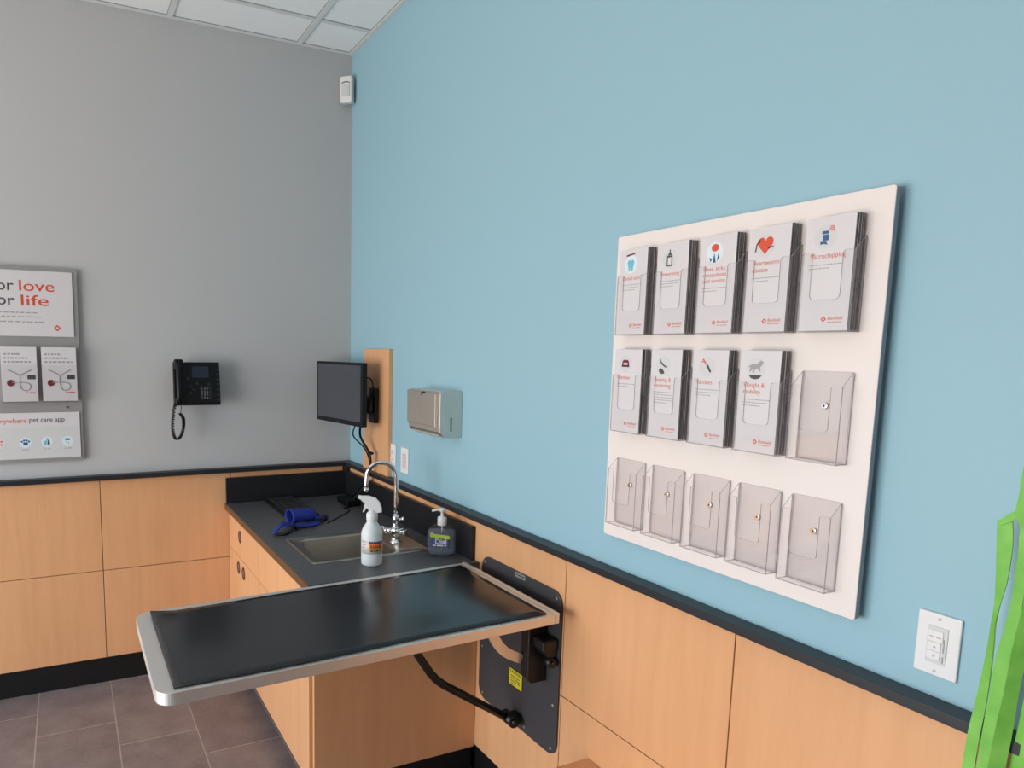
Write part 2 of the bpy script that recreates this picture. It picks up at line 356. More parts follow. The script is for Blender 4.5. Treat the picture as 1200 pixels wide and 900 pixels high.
box(b, RX0, -0.022, -0.0255, -0.022, ZC + 0.003, ZC + 0.0062); box(b, -0.0255, -0.022, RY0, -0.022, ZC + 0.003, ZC + 0.0062)
g = obj('ceiling_shadow_line', b, M_GRIDSHADE, ceiling); g['kind'] = 'structure'  # grey strips painted as the shadow lines beside bars and wall angle
# shop window in the left wall
b = NB(); f_ = 0.05
for (a0, a1, c0, c1) in ((WY0, WY1, WZ0, WZ0 + f_), (WY0, WY1, WZ1 - f_, WZ1), (WY0, WY0 + f_, WZ0, WZ1), (WY1 - f_, WY1, WZ0, WZ1), ((WY0 + WY1) / 2 - .025, (WY0 + WY1) / 2 + .025, WZ0, WZ1)):
    box(b, RX0 - 0.09, RX0 - 0.03, a0, a1, c0, c1, 0.003, 1)
win = struct('window_1', b, M_GRID)
b = NB(); box(b, RX0 - 0.064, RX0 - 0.058, WY0 + 0.04, WY1 - 0.04, WZ0 + 0.04, WZ1 - 0.04); g = obj('pane', b, M_GLASS, win); g['kind'] = 'structure'

# wainscot cladding, back wall
tn = [0]
def trim(bm, m):
    tn[0] += 1; return struct('trim_%d' % tn[0], bm, m)
gp = 0.0016
seams = [RX0 + 0.02, -3.094, -2.484, -1.874, -1.264, -0.655, -0.05]
for i in range(len(seams) - 1):
    for (z0, z1) in ((0.127, 0.5625), (0.5625, 1.0)):
        if i == 5 and z1 < 0.9: z0, z1 = 0.127, 0.5625
        b = NB(); box(b, seams[i] + gp, seams[i + 1] - gp, -0.02, -0.006, z0 + gp, z1 - gp, 0.0008, 1); trim(b, M_WOOD)
# right wall (seams every 0.62 m)
seams = [-0.05, -0.675, -1.292, -1.912, -2.530, -3.15, -3.77, -4.39, RY0 + 0.02]
for i in range(len(seams) - 1):
    for (z0, z1) in ((0.115, 0.5535), (0.5535, 0.998)):
        b = NB(); box(b, -0.02, -0.006, seams[i] - gp, seams[i + 1] + gp, z0 + gp, z1 - gp, 0.0008, 1); trim(b, M_WOOD)
# dark backing in the reveals, rails, baseboards
b = NB(); box(b, RX0, 0, -0.006, 0, 0.12, 1.004); trim(b, M_KICK)
b = NB(); box(b, -0.006, 0, RY0, -0.006, 0.11, 1.004); trim(b, M_KICK)
b = NB(); box(b, -0.048, -0.006, -0.048, -0.006, 0.9, 1.004); trim(b, M_BLACK)
b = NB(); box(b, RX0, 0, -0.048, 0, 1.004, 1.025, 0.0015, 2); trim(b, M_RAIL)
b = NB(); box(b, -0.048, 0, RY0, -0.0485, 1.004, 1.025, 0.0015, 2); trim(b, M_RAIL)
b = NB(); box(b, RX0, 0, -0.008, 0.0, 0, 0.122); struct('baseboard_back', b, M_KICK)
b = NB(); box(b, -0.008, 0, RY0, -0.008, 0, 0.112); struct('baseboard_right', b, M_KICK)

# ---------------------------------------------------------------- base cabinets
ZK = 0.845
def pull(parent, y, z, name='finger_pull'):
    # round recessed pull on the door front (front plane x = -0.668)
    b = NB(); fn = FX(-0.668, y, z)
    n = 28; t = bmesh.new()
    ro, ri = 0.031, 0.021
    rings = []
    for (r, d) in ((ro, 0.0), (ro - 0.002, 0.0025), (ri + 0.002, 0.0025), (ri, 0.0005), (ri - 0.002, -0.006)):
        rings.append([t.verts.new(fn(r * math.cos(2 * PI * k / n), r * math.sin(2 * PI * k / n), d)) for k in range(n)])
    for i in range(len(rings) - 1):
        for k in range(n):
            f = t.faces.new([rings[i][k], rings[i][(k + 1) % n], rings[i + 1][(k + 1) % n], rings[i + 1][k]]); f.smooth = True; f.material_index = 0
    merge(b, t, 0)
    o = obj(name, b, M_WOODDK, parent)
    b = NB(); prism(b, circ(0, 0, ri, n), fn, 0.0, 0.0006); obj('recess', b, M_PULLIN, parent)
def front(parent, name, y0, y1, z0, z1):
    b = NB(); box(b, -0.668, -0.650, y0 - 0.0012, y1 + 0.0012, z0 + 0.0012, z1 - 0.0012, 0.001, 2); return obj(name, b, M_WOOD, parent)
ZD0, ZD1, ZS = 0.088, 0.808, 0.622
c = thing('base_cabinet', (-0.35, -0.33, 0), 'maple base cabinet in the corner with one drawer above two doors', 'cabinet', None)
def carcass(c, y0, y1):
    b = NB(); x0, x1, z0, z1, q = -0.649, -0.03, 0.088, 0.812, .018
    box(b, x0, x1, y0, y0 - q, z0, z1); box(b, x0, x1, y1, y1 + q, z0, z1); box(b, x0, x1, y0 - q, y1 + q, z0, z0 + q); box(b, x1 - .006, x1, y0 - q, y1 + q, z0 + q, z1)
    obj('carcass', b, M_WOOD, c)
carcass(c, -0.022, -0.646)
b = NB(); box(b, -0.60, -0.03, -0.022, -0.646, 0.0, 0.0875); obj('toe_kick', b, M_KICK, c)
d = front(c, 'drawer', -0.024, -0.646, ZS, ZD1); pull(d, -0.275, 0.728)
d = front(c, 'door', -0.024, -0.288, ZD0, ZS); pull(d, -0.236, 0.567)
d = front(c, 'door', -0.288, -0.646, ZD0, ZS); pull(d, -0.342, 0.567)
c = thing('base_cabinet', (-0.35, -1.0, 0), 'maple sink cabinet with two doors beside the exam table', 'cabinet', None)
carcass(c, -0.648, -1.345)
b = NB(); box(b, -0.60, -0.03, -0.648, -1.382, 0.0, 0.0875); obj('toe_kick', b, M_KICK, c)
front(c, 'false_front', -0.648, -1.345, ZS, ZD1)
d = front(c, 'door', -0.648, -1.018, ZD0, ZS); pull(d, -0.955, 0.567)
d = front(c, 'door', -1.018, -1.345, ZD0, ZS); pull(d, -1.08, 0.567)
b = NB(); box(b, -0.655, -0.03, -1.346, -1.378, 0.088, 0.812, 0.001, 1); obj('filler', b, M_WOODG, c)
b = NB(); box(b, -0.668, -0.022, -1.386, -1.402, 0.108, 0.812, 0.001, 1); obj('end_panel', b, M_WOOD, c)
b = NB(); box(b, -0.60, -0.03, -1.384, -1.394, 0.0, 0.107); obj('end_kick', b, M_KICK, c)
b = NB(); box(b, -0.664, -0.640, -1.350, -1.376, 0.0, 0.088, 0.003, 2); obj('foot', b, M_WOODDK, c)

# countertop with sink cut-out and upstands
SX0, SX1, SY0, SY1 = -0.602, -0.112, -1.190, -0.818     # sink rim outline
BX0, BX1, BY0, BY1 = -0.560, -0.242, -1.168, -0.850     # bowl
ct = thing('countertop', (-0.35, -0.7, ZK - 0.03), 'black laminate countertop with brown front edge in the corner', 'countertop')
b = NB(); X0, X1, Y0, Y1 = -0.688, -0.021, -1.404, -0.021
for (a0, a1, c0, c1) in ((X0 + .003, BX0 - .012, Y0, Y1), (BX1 + .012, X1, Y0, Y1), (BX0 - .012, BX1 + .012, Y0, BY0 - .012), (BX0 - .012, BX1 + .012, BY1 + .012, Y1)):
    box(b, a0, a1, c0, c1, ZK - 0.032, ZK)
obj('slab', b, M_COUNTER, ct)
b = NB(); box(b, X0, X0 + .003, Y0, Y1, ZK - 0.032, ZK - 0.001, 0.0006, 1); obj('front_edge', b, M_BEDGE, ct)
b = NB(); box(b, -0.682, -0.021, -0.0215, -0.040, ZK + .0005, 0.975, 0.001, 2); obj('backsplash', b, M_BLACK, ct)
b = NB(); box(b, -0.0215, -0.040, -0.0405, -1.372, ZK + .0005, 0.975, 0.001, 2); obj('backsplash', b, M_BLACK, ct)

# ---------------------------------------------------------------- sink
sk = thing('sink', (-0.36, -1.0, ZK), 'stainless steel drop-in sink in the black countertop', 'sink')
def ring_rows(t, rows, n_each=8):
    """rows: (x0,x1,y0,y1,r,z) rounded rectangles bridged to each other"""
    rings = []
    for (a0, a1, c0, c1, r, z) in rows: rings.append([t.verts.new((p[0], p[1], z)) for p in rrect(a0, a1, c0, c1, r, n_each)])
    for i in range(len(rings) - 1):
        n = len(rings[i])
        for k in range(n):
            f = t.faces.new([rings[i][k], rings[i][(k + 1) % n], rings[i + 1][(k + 1) % n], rings[i + 1][k]]); f.smooth = True
    return rings
t = bmesh.new()
rows = [(SX0, SX1, SY0, SY1, 0.012, ZK + 0.0006), (SX0 + .002, SX1 - .002, SY0 + .002, SY1 - .002, 0.012, ZK + 0.005), (SX0 + .007, SX1 - .007, SY0 + .007, SY1 - .007, 0.012, ZK + 0.0055),
        (SX0 + .011, SX1 - .011, SY0 + .011, SY1 - .011, 0.012, ZK + 0.0025)]
rings = ring_rows(t, rows)
b = NB(); merge(b, t, 0)
# deck plate around the bowl: outline to bowl bridging
t = bmesh.new()
ring_rows(t, [(SX0 + .011, SX1 - .011, SY0 + .011, SY1 - .011, 0.012, ZK + 0.0025), (BX0 - .004, BX1 + .004, BY0 - .002, BY1 + .004, 0.045, ZK + 0.0030), (BX0, BX1, BY0, BY1, 0.045, ZK + .001),
              (BX0 + .003, BX1 - .003, BY0 + .003, BY1 - .003, 0.045, ZK - .006), (BX0 + .010, BX1 - .010, BY0 + .010, BY1 - .010, 0.045, ZK - .150),
              (BX0 + .022, BX1 - .022, BY0 + .022, BY1 - .022, 0.040, ZK - .172), (BX0 + .06, BX1 - .06, BY0 + .06, BY1 - .06, 0.03, ZK - .178)])
fl = [e for e in t.edges if e.is_boundary and min(v.co.z for v in e.verts) < ZK - .17]
bmesh.ops.contextual_create(t, geom=fl)
merge(b, t, 0); obj('basin', b, M_SINK, sk)
b = NB(); lathe(b, (-0.40, -1.01, ZK - 0.1775), [(0.044, 0), (0.044, .002), (0.038, .003), (0.034, .0005), (0.02, .0005)], 28); obj('drain', b, M_CHROME, sk)

# faucet
FXc, FYc = -0.198, -1.035
fa = thing('faucet', (FXc, FYc, ZK + .0025), 'chrome gooseneck faucet standing on the sink deck', 'faucet')
b = NB(); lathe(b, (FXc, FYc, ZK + .0027), [(0.027, 0), (0.027, .004), (0.019, .008), (0.017, .03), (0.020, .034), (0.020, .060), (0.015, .066), (0.013, .085), (0.0155, .09), (0.0155, .108), (0.011, .114)], 28)
obj('body', b, M_CHROME, fa)
b = NB(); top = 1.118; R_ = 0.060
pts = [(FXc, FYc, ZK + .10), (FXc, FYc, 1.0), (FXc, FYc, top)]
dx, dy = -0.93, 0.37
for i in range(1, 17):
    a = PI * i / 16 * 1.02; pts.append((FXc + dx * (R_ - R_ * math.cos(a)), FYc + dy * (R_ - R_ * math.cos(a)), top + R_ * math.sin(a)))
e = pts[-1]; pts.append((e[0] - .0015, e[1], e[2] - 0.025)); pts.append((e[0] - .003, e[1], e[2] - 0.052))
tube(b, pts, 0.0092, 16); e2 = pts[-1]; tube(b, [(e2[0], e2[1], e2[2] + .012), (e2[0], e2[1], e2[2] - .004)], 0.0108, 16); obj('spout', b, M_CHROME, fa)
for (ax, ay, az) in ((-0.80, 0.60, 0.01), (0.60, -0.78, -0.16)):
    b = NB(); z = ZK + 0.05
    v = Vector((ax, ay, 0)).normalized()
    p0 = Vector((FXc, FYc, z)); tube(b, [p0 + v * .012, p0 + v * .040], 0.0105, 14); tube(b, [p0 + v * .036, p0 + v * .048], 0.0135, 14)
    hd = Vector((-0.9, -0.35, 0)).normalized() if ax < 0 else Vector((-0.85, -0.5, 0.0)).normalized()
    q = p0 + v * .043 + Vector((0, 0, .012)); tube(b, [q - Vector((0, 0, .012)), q], .008, 12)
    tube(b, [q, q + hd * .02 + Vector((0, 0, .004)), q + hd * .065 + Vector((0, 0, .002))], 0.006, 12, rr=[.007, .0055, .0045]); obj('lever_handle', b, M_CHROME, fa)
b = NB(); p0 = Vector((FXc, FYc, ZK + .095)); v = Vector((.7, -.7, .25)).normalized(); tube(b, [p0, p0 + v * .03], .006, 12); tube(b, [p0 + v * .028, p0 + v * .038], .0085, 12); obj('lift_rod', b, M_CHROME, fa)

# ---------------------------------------------------------------- exam table
TZ, TA, TB = 0.857, 0.018, 0.004
def T(x, y, dz=0.0): return Vector((x, y + TB * x, TZ + TA * x + dz))
YF, YN, XO, XW = -1.412, -1.974, -1.232, -0.104
tb = thing('exam_table', (-0.03, -1.67, 0.335), 'wall-mounted steel fold-down exam table in front of the sink', 'exam table')
def slab(bm, poly, d0, d1, bev=0.0, mi=0):
    prism(bm, poly, lambda u, v, d: T(u, v, d), d0, d1, bev, mi)
b = NB(); slab(b, rrect(XO, XW, YN, YF, 0.045, 10, (0, 1, 1, 0)), -0.030, 0.0, 0.0022); obj('tray', b, M_STEEL2, tb)
b = NB(); box(b, XO + .08, XW - .02, YN + .05, YF - .05, -0.043, -0.0305, 0.002, 1, warp=lambda p: T(p.x, p.y, p.z)); obj('underframe', b, M_BLKMET, tb)
b = NB(); slab(b, rrect(XW + .0015, XW + .016, YN - .001, YF + .001, 0.004, 3), -0.030, 0.002, 0.0015); obj('hinge_strip', b, M_STEEL2, tb)
# mounting plate on the wall
PX = -0.0205
b = NB(); prism(b, rrect(0, 0.475, 0, 0.548, 0.045, 8), FX(PX, -1.431, 0.337), 0.0, 0.006, 0.0015); plate = obj('mounting_plate', b, M_PLATE, tb)
for (u, v) in ((0.022, .525), (0.448, .525), (0.02, .36), (0.45, .36), (0.02, .20), (0.45, .17), (0.447, .022), (0.03, .022), (0.3, .02)):
    b = NB(); prism(b, circ(0, 0, .005, 12), FX(PX - .006, -1.431 - u, .337 + v), 0, 0.002, 0.0006); obj('screw', b, M_STEEL, plate)
b = NB(); prism(b, rrect(0, .058, 0, .017, .002, 3), FX(PX - .006, -1.648, .866), 0, .0008); nm = obj('name_badge', b, M_GPANEL, plate)
b = NB()
for u0, u1 in ((.006, .014), (.018, .034), (.038, .052)): prism(b, [(u0, .006), (u1, .006), (u1, .011), (u0, .011)], FX(PX - .0068, -1.648, .866), .0001, .0003)
obj('badge_print', b, M_INK, nm)
# gearbox housing and link
b = NB(); prism(b, [(-0.100, .815), (-0.100, .592), (-0.085, .574), (-.027, .574), (-.027, .815)], lambda u, v, d: Vector((u, -1.800 - d, v)), 0, 0.042, 0.003); obj('lift_housing', b, M_BLKMET, tb)
b = NB(); tube(b, [(-0.05, -1.83, 0.70), (-0.05, -1.895, 0.70)], .024, 20); tube(b, [(-0.05, -1.87, 0.66), (-0.05, -1.902, 0.66)], .015, 16)
box(b, -0.085, -0.03, -1.84, -1.90, 0.700, 0.735, 0.006, 2); tube(b, [(-0.05, -1.90, 0.662), (-0.05, -1.910, 0.662)], .006, 12); obj('release_latch', b, M_BLKMET, tb)
b = NB(); box(b, -0.125, -0.028, -1.46, -1.885, .790, .824, 0.003, 2); obj('hinge_bracket', b, M_BLKMET, tb)
b = NB(); n = 14
inner, outer = [], []
arc = smooth_path([(-0.235, 0, .800), (-0.207, 0, .732), (-0.165, 0, .682), (-0.102, 0, .648)], 5)
for i, p in enumerate(arc):
    d = (arc[min(i + 1, len(arc) - 1)] - arc[max(i - 1, 0)]).normalized(); nn = Vector((d.z, 0, -d.x))
    outer.append((p.x + nn.x * .016, p.z + nn.z * .016)); inner.append((p.x - nn.x * .016, p.z - nn.z * .016))
prism(b, outer + inner[::-1], lambda u, v, d: Vector((u, -1.802 - d, v)), 0, .010, .001); obj('lift_link', b, M_STEEL2, tb)
b = NB(); tube(b, [(-0.49, -1.69, .800), (-0.417, -1.69, .668), (-0.372, -1.69, .600), (-0.350, -1.69, .574), (-0.322, -1.69, .550), (-0.239, -1.69, .494), (-0.066, -1.69, .378)], 0.0135, 14); obj('support_arm', b, M_BLKMET, tb)
b = NB(); tube(b, [(-0.062, -1.665, .378), (-0.062, -1.725, .378)], .021, 20); tube(b, [(-0.062, -1.66, .378), (-0.062, -1.735, .378)], .010, 14); box(b, -.075, -.027, -1.675, -1.705, .362, .394, .003, 1); obj('pivot_knob', b, M_BLKMET, tb)
b = NB(); prism(b, rrect(0, .084, 0, .066, .005, 4), FX(PX - .006, -1.630, .470), 0, .0006); lb = obj('warning_label', b, M_BLACK, tb)
b = NB(); prism(b, rrect(.004, .080, .004, .062, .003, 4), FX(PX - .0066, -1.630, .470), 0, .0004); obj('label_face', b, M_YELLOW, lb)
o = text('label_text', 'CAUTION', .0145, M_INK, lb, FX(PX - .0071, -1.638, .519)(0, 0, 0), XR, UP, bold=.0003)
b = NB()
for (v, segs) in ((.036, ((.014, .040), (.044, .066))), (.027, ((.012, .030), (.034, .070))), (.018, ((.014, .050), (.054, .068))), (.009, ((.014, .036),))):
    for (u0, u1) in segs: prism(b, [(u0, v), (u1, v), (u1, v + .0035), (u0, v + .0035)], FX(PX - .007, -1.630, .470), 0, .0002)
obj('small_print', b, M_INK, lb)
# rubber mat on the table
t = bmesh.new(); nx, ny = 46, 22
MX0, MX1, MY0, MY1 = -1.192, -0.128, YN + .017, YF - .035
def mat_pt(i, j, top):
    x = MX0 + (MX1 - MX0) * i / nx; y = MY0 + (MY1 - MY0) * j / ny
    e = min(i / nx, 1) ; wob = 0.0
    if j == ny or j == 0: wob = 0.003 * math.sin(x * 9.0 + (1.2 if j else 0)) - .001
    lift = 0.010 * max(0, 1 - i / 3.0) * max(0, (j / ny - .8) / .2)
    ripple = 0.0011 * math.sin(7 * x + 3 * y) * math.sin(11 * y + 2 * x) + (0.0014 * (0.5 + 0.5 * math.sin(x * 23)) if j <= 1 else 0)
    return T(x, y + wob, (0.0034 if top else 0.0006) + (ripple + .0012 if top else 0) + lift)
tv = [[t.verts.new(mat_pt(i, j, True)) for j in range(ny + 1)] for i in range(nx + 1)]
bv = [[t.verts.new(mat_pt(i, j, False)) for j in range(ny + 1)] for i in range(nx + 1)]
for i in range(nx):
    for j in range(ny):
        f = t.faces.new([tv[i][j], tv[i + 1][j], tv[i + 1][j + 1], tv[i][j + 1]]); f.smooth = True
        t.faces.new([bv[i][j], bv[i][j + 1], bv[i + 1][j + 1], bv[i + 1][j]])
for i in range(nx):
    t.faces.new([tv[i][0], bv[i][0], bv[i + 1][0], tv[i + 1][0]]); t.faces.new([tv[i][ny], tv[i + 1][ny], bv[i + 1][ny], bv[i][ny]])
for j in range(ny):
    t.faces.new([tv[0][j], tv[0][j + 1], bv[0][j + 1], bv[0][j]]); t.faces.new([tv[nx][j], bv[nx][j], bv[nx][j + 1], tv[nx][j + 1]])
b = NB(); merge(b, t, 0); tag(obj('table_mat', b, M_MAT, None, (-0.66, -1.69, 0.846)), 'shiny black rubber mat lying on the steel exam table', 'mat')

# ---------------------------------------------------------------- wall bench at the bottom edge
bn = thing('wall_bench', (-0.2, -2.5, 0), 'small maple bench against the right wall below the light switch', 'bench')
b = NB(); box(b, -0.42, -0.021, -2.05, -3.1, 0.394, 0.42, 0.002, 2); obj('seat', b, M_WOOD, bn)
for y in (-2.10, -3.03):
    b = NB(); box(b, -0.38, -0.03, y, y - 0.022, 0.0, 0.3935, 0.001, 1); obj('side_panel', b, M_WOOD, bn)

# ---------------------------------------------------------------- brochure board
bd = thing('display_board', (-.013, -2.44, 1.123), 'large white board of brochure pockets on the teal wall', 'display board')
b = NB(); prism(b, rrect(0, 0.719, 0, 0.8185, .006, 4), FX(-0.0175, -2.081, 1.1232), 0, 0.0125, 0.0012); obj('panel', b, [M_BOARD], bd)
b = NB(); prism(b, [(0.719, 0.004), (0.7198, 0.004), (0.7198, .8145), (.719, .8145)], FX(-0.018, -2.081, 1.1232), 0, 0.0115); obj('edge_shade_band', b, M_BEDG2, bd)  # thin band paints the shade of the board's near side in grey
for z in (1.20, 1.83):
    b = NB(); box(b, -0.0006, -0.0174, -2.18, -2.70, z, z + .04); obj('wall_cleat', b, M_DARKHOLE, bd)

cols_ = [-2.124, -2.256, -2.389, -2.519, -2.650]; rows_ = [1.6785, 1.4225, 1.1675]
HW, HD, BXX = 0.107, 0.034, -0.0305          # pocket width, depth, board face
def pocket_front():
    r = .009; P = [(0, 0), (HW, 0), (HW, .150), (HW - .003, .153), (.090, .153)]
    for i in range(1, 5):
        a = math.radians(90 + 90 * i / 4); P.append((.090 - 0 + .006 * math.cos(a) , .147 + .006 * math.sin(a)))
    P += [(.084, .071)]
    for i in range(5):
        a = math.radians(0 - 90 * i / 4); P.append((.084 - r + r * math.cos(a), .071 + r * math.sin(a) - .0))
    for i in range(5):
        a = math.radians(270 - 90 * i / 4); P.append((.0225 + r + r * math.cos(a), .071 + r * math.sin(a)))
    P += [(.0225, .153), (.003, .153), (0, .150)]
    return P
def make_pocket(label):
    y0, z0 = cols_[0], rows_[2]
    h = thing('brochure_holder', (BXX, y0 - HW / 2, z0), label, 'brochure holder', 'clear pockets on the white board')
    th = .0022
    def pan(name, poly, fn, d):
        b = NB(); prism(b, poly, fn, 0, d, 0, 0, 1); return obj(name, b, [M_ACRB if name == 'back_panel' else M_ACR, M_ACRE], h)
    pan('back_panel', rrect(0, HW, 0, .180, .006, 4, (1, 1, 0, 0)), FX(BXX - .0004, y0, z0), th)
    pan('front_panel', pocket_front(), FX(BXX - HD + th, y0, z0), th)
    side = [(th + .0006, 0), (HD - th - .0002, 0), (HD - th - .0002, .152), (th + .0006, .179)]
    for yy in (y0 - .0002, y0 - HW + th + .0002):
        pan('side_panel', side, (lambda yy: lambda u, v, d: Vector((BXX - u, yy - d, z0 + v)))(yy), th)
    pan('base', [(th + .0006, .003), (HD - th - .0002, .003), (HD - th - .0002, HW - .003), (th + .0006, HW - .003)], lambda u, v, d: Vector((BXX - u, y0 - v, z0 + d)), th)
    b = NB(); prism(b, circ(0, 0, .0065, 18), FX(BXX - .0028, y0 - HW / 2, z0 + .1115), 0, .0025, .0009); sc = obj('screw', b, M_CHROME, h)
    b = NB(); prism(b, circ(0, 0, .0022, 10), FX(BXX - .0054, y0 - HW / 2, z0 + .1115), 0, .0002); obj('screw_slot', b, M_DARKHOLE, sc)
    return h
def copy_tree(o, parent=None):
    c = o.copy(); COL.objects.link(c); c.parent = parent
    WLOC[c.name] = WLOC[o.name].copy()
    for ch in list(o.children): copy_tree(ch, c)
    return c
names9 = ['dental care', 'deworming', 'fleas and ticks', 'heartworm disease', 'microchipping', 'nutrition', 'spaying and neutering', 'vaccines', 'weight and mobility']
proto = make_pocket('leftmost empty clear pocket of the bottom row on the white board')
bl = ['leftmost', 'second from left', 'middle', 'second from right', 'rightmost']
k = 0
for r in range(3):
    for c_ in range(5):
        if r == 2 and c_ == 0: continue
        h = copy_tree(proto); h.location = Vector((BXX, cols_[c_] - HW / 2, rows_[r]))
        if r == 2: h['label'] = '%s empty clear pocket of the bottom row on the white board' % bl[c_] if c_ else ''
        elif r == 1 and c_ == 4: h['label'] = 'empty clear pocket at the right end of the middle row'
        else: h['label'] = 'clear acrylic pocket holding the %s brochures' % names9[r * 5 + c_]

# brochures
BW, BH, BT = 0.0985, 0.2165, 0.0016
def bro_body(name, y, z, xfront, parent=None, thick=BT, lean=0.0):
    """card whose front face is at xfront; page edges coloured dark to carry their shade"""
    b = NB(); t = bmesh.new()
    def P(u, v, d): return Vector((xfront + d - lean * (v / BH), y - u, z + v))
    vv = [t.verts.new(P(u, v, d)) for u in (0, BW) for v in (0, BH) for d in (0, thick)]
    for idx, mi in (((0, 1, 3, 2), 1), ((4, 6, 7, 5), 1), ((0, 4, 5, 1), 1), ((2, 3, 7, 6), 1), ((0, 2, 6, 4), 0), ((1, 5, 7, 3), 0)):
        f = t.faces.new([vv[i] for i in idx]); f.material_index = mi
    merge(b, t, -1); return b
def bars(parent, rows, fn, m, name='small_print', h=.0018):
    b = NB()
    for v, segs in rows:
        for (u0, u1) in segs: prism(b, [(u0, v), (u1, v), (u1, v + h), (u0, v + h)], fn, 0, .00015)
    return obj(name, b, m, parent)
def words(v, u0, u1):
    out = []; u = u0
    while u < u1 - .002:
        w_ = random.choice((.005, .007, .009, .004)); e_ = min(u + w_, u1); out.append((u, e_)); u = e_ + .0016
    return (v, out)
def diamond_logo(parent, fn, u, v, s=.006):
    b = NB(); D = [(0, -1), (1, 0), (0, 1), (-1, 0)]
    O = [(u + a * s, v + c * s) for a, c in D]; I = [(u + a * s * .48, v + c * s * .48) for a, c in D]
    for i in range(4): prism(b, [O[i], O[(i + 1) % 4], I[(i + 1) % 4], I[i]], fn, 0, .0002)
    return obj('logo', b, M_RED, parent)
def icon(parent, kind, fn):
    """round icon near the top of the cover: centre (.040,.170)"""
    cu, cv, R = .040, .1785, .0232
    def P(poly, m, name, d=.0002, d0=.00015):
        b = NB(); prism(b, poly, fn, d0, d0 + d); return obj(name, b, m, parent)
    disc = P(circ(cu, cv, R, 32), M_PALEB if kind in (0, 2) else M_PALE, 'icon_disc', .0001, 0)
    def Q(polys, m, name):
        b = NB()
        for p in polys: prism(b, [(cu + x * R, cv + y * R) for x, y in p], fn, .00015, .00035)
        return obj(name, b, m, disc)
    if kind == 0:
        Q([[(-.55, .2), (-.3, .5), (0, .38), (.3, .5), (.55, .2), (.4, -.2), (.3, -.75), (.12, -.75), (0, -.25), (-.12, -.75), (-.3, -.75), (-.4, -.2)]], M_TEALI, 'tooth_icon')
        Q([[(-.7, .85), (.6, 1.05), (.6, 1.2), (-.7, 1.05)]], M_MAROON, 'brush_icon')
    elif kind == 1:
        Q([[(-.38, -.75), (.38, -.75), (.38, .35), (-.38, .35)], [(-.3, .38), (.3, .38), (.12, .62), (-.12, .62)], [(-.07, .62), (.07, .62), (.07, .95), (-.07, .95)]], M_INK, 'bottle_icon')
        b = NB(); prism(b, [(cu + x * R, cv + y * R) for x, y in [(-.24, -.6), (.24, -.6), (.24, .15), (-.24, .15)]], fn, .0004, .0005); obj('bottle_label', b, M_PAPER, disc)
    elif kind == 2:
        Q([[(.05 + .45 * math.cos(a / 12 * 2 * PI), .45 + .36 * math.sin(a / 12 * 2 * PI)) for a in range(12)]], M_RED, 'bug_icon')
        Q([[(-.65, -.45), (-.4, -.9), (-.25, -.55)], [(-.2, -.95), (.2, -.95), (0, -.05)], [(.3, -.9), (.62, -.5), (.45, -.1)]], M_BLUEI, 'grass_icon')
    elif kind == 3:
        H = []
        for i in range(28):
            a = 2 * PI * i / 28; x = 16 * math.sin(a) ** 3; y = 13 * math.cos(a) - 5 * math.cos(2 * a) - 2 * math.cos(3 * a) - math.cos(4 * a); H.append((x / 20, y / 18 + .08))
        Q([H], M_RED, 'heart_icon')
        Q([[(-1.05, -.5), (-.95, .2), (-.55, .55), (-.5, .42), (-.82, .15), (-.92, -.5)], [(.3, -.32), (.85, -.2), (.85, -.1), (.3, -.2)]], M_INK, 'worm_icon')
    elif kind == 4:
        Q([[(-.3, .5), (.25, .5), (.25, .25), (-.3, .25)], [(-.2, .2), (.3, .2), (.3, -.3), (-.2, -.3)], [(-.4, -.35), (.1, -.35), (.25, -.65), (-.1, -.55), (-.4, -.6)]], M_BLUEI, 'chip_icon')
        Q([[(.3, .5), (.75, .5), (.75, .58), (.3, .58)], [(.32, .64), (.75, .64), (.75, .72), (.32, .72)], [(.4, .78), (.72, .78), (.72, .86), (.4, .86)]], M_RED, 'signal_icon')
    elif kind == 5:
        Q([[(-.62, -.35), (.62, -.35), (.5, .3), (.3, .45), (-.3, .45), (-.5, .3)]], M_MAROON, 'bowl_icon')
        b = NB(); prism(b, [(cu + x * R, cv + y * R) for x, y in [(-.32, -.1), (.32, -.1), (.32, .12), (-.32, .12)]], fn, .0004, .0005); obj('bowl_label', b, M_PAPER, disc)
    elif kind == 6:
        Q([[(-.4, .75), (-.3, .35), (-.05, .2), (.2, -.02), (.5, -.05), (.55, -.25), (.2, -.2), (-.2, .05), (-.45, .3)], [(-.6, -.45), (-.3, -.3), (.1, -.6), (.2, -.85), (-.2, -.95), (-.55, -.75)]], M_INK, 'animal_icon')
    elif kind == 7:
        Q([[(-.1, .1), (.1, .25), (.55, -.45), (.4, -.6)]], M_INK, 'barrel_icon'); Q([[(-.6, .75), (-.45, .8), (-.05, .3), (-.2, .2)], [(-.75, .4), (-.4, .45), (-.4, .55), (-.75, .5)]], M_SOFTRED, 'needle_icon')
    else:
        Q([[(-.85, .1), (-.55, .35), (.1, .45), (.45, .75), (.75, .6), (.6, .3), (.4, .1), (.5, -.25), (.35, -.25), (.2, .0), (-.1, -.05), (-.2, -.4), (-.35, -.4), (-.35, -.05), (-.6, -.3), (-.7, -.25), (-.6, .1)]], M_LTINK, 'dog_icon')
        Q([[(-.75, -.6), (.65, -.6), (.4, -.9), (-.05, -1.0), (-.5, -.9)]], M_INK, 'scale_icon')
titles = ['Dental care', 'Deworming', 'Fleas, ticks,\nmosquitoes\nand worms', 'Heartworm\ndisease', 'Microchipping', 'Nutrition', 'Spaying &\nneutering', 'Vaccines', 'Weight &\nmobility']
nlines = [3, 3, 2, 2, 2, 2, 5, 3, 3]
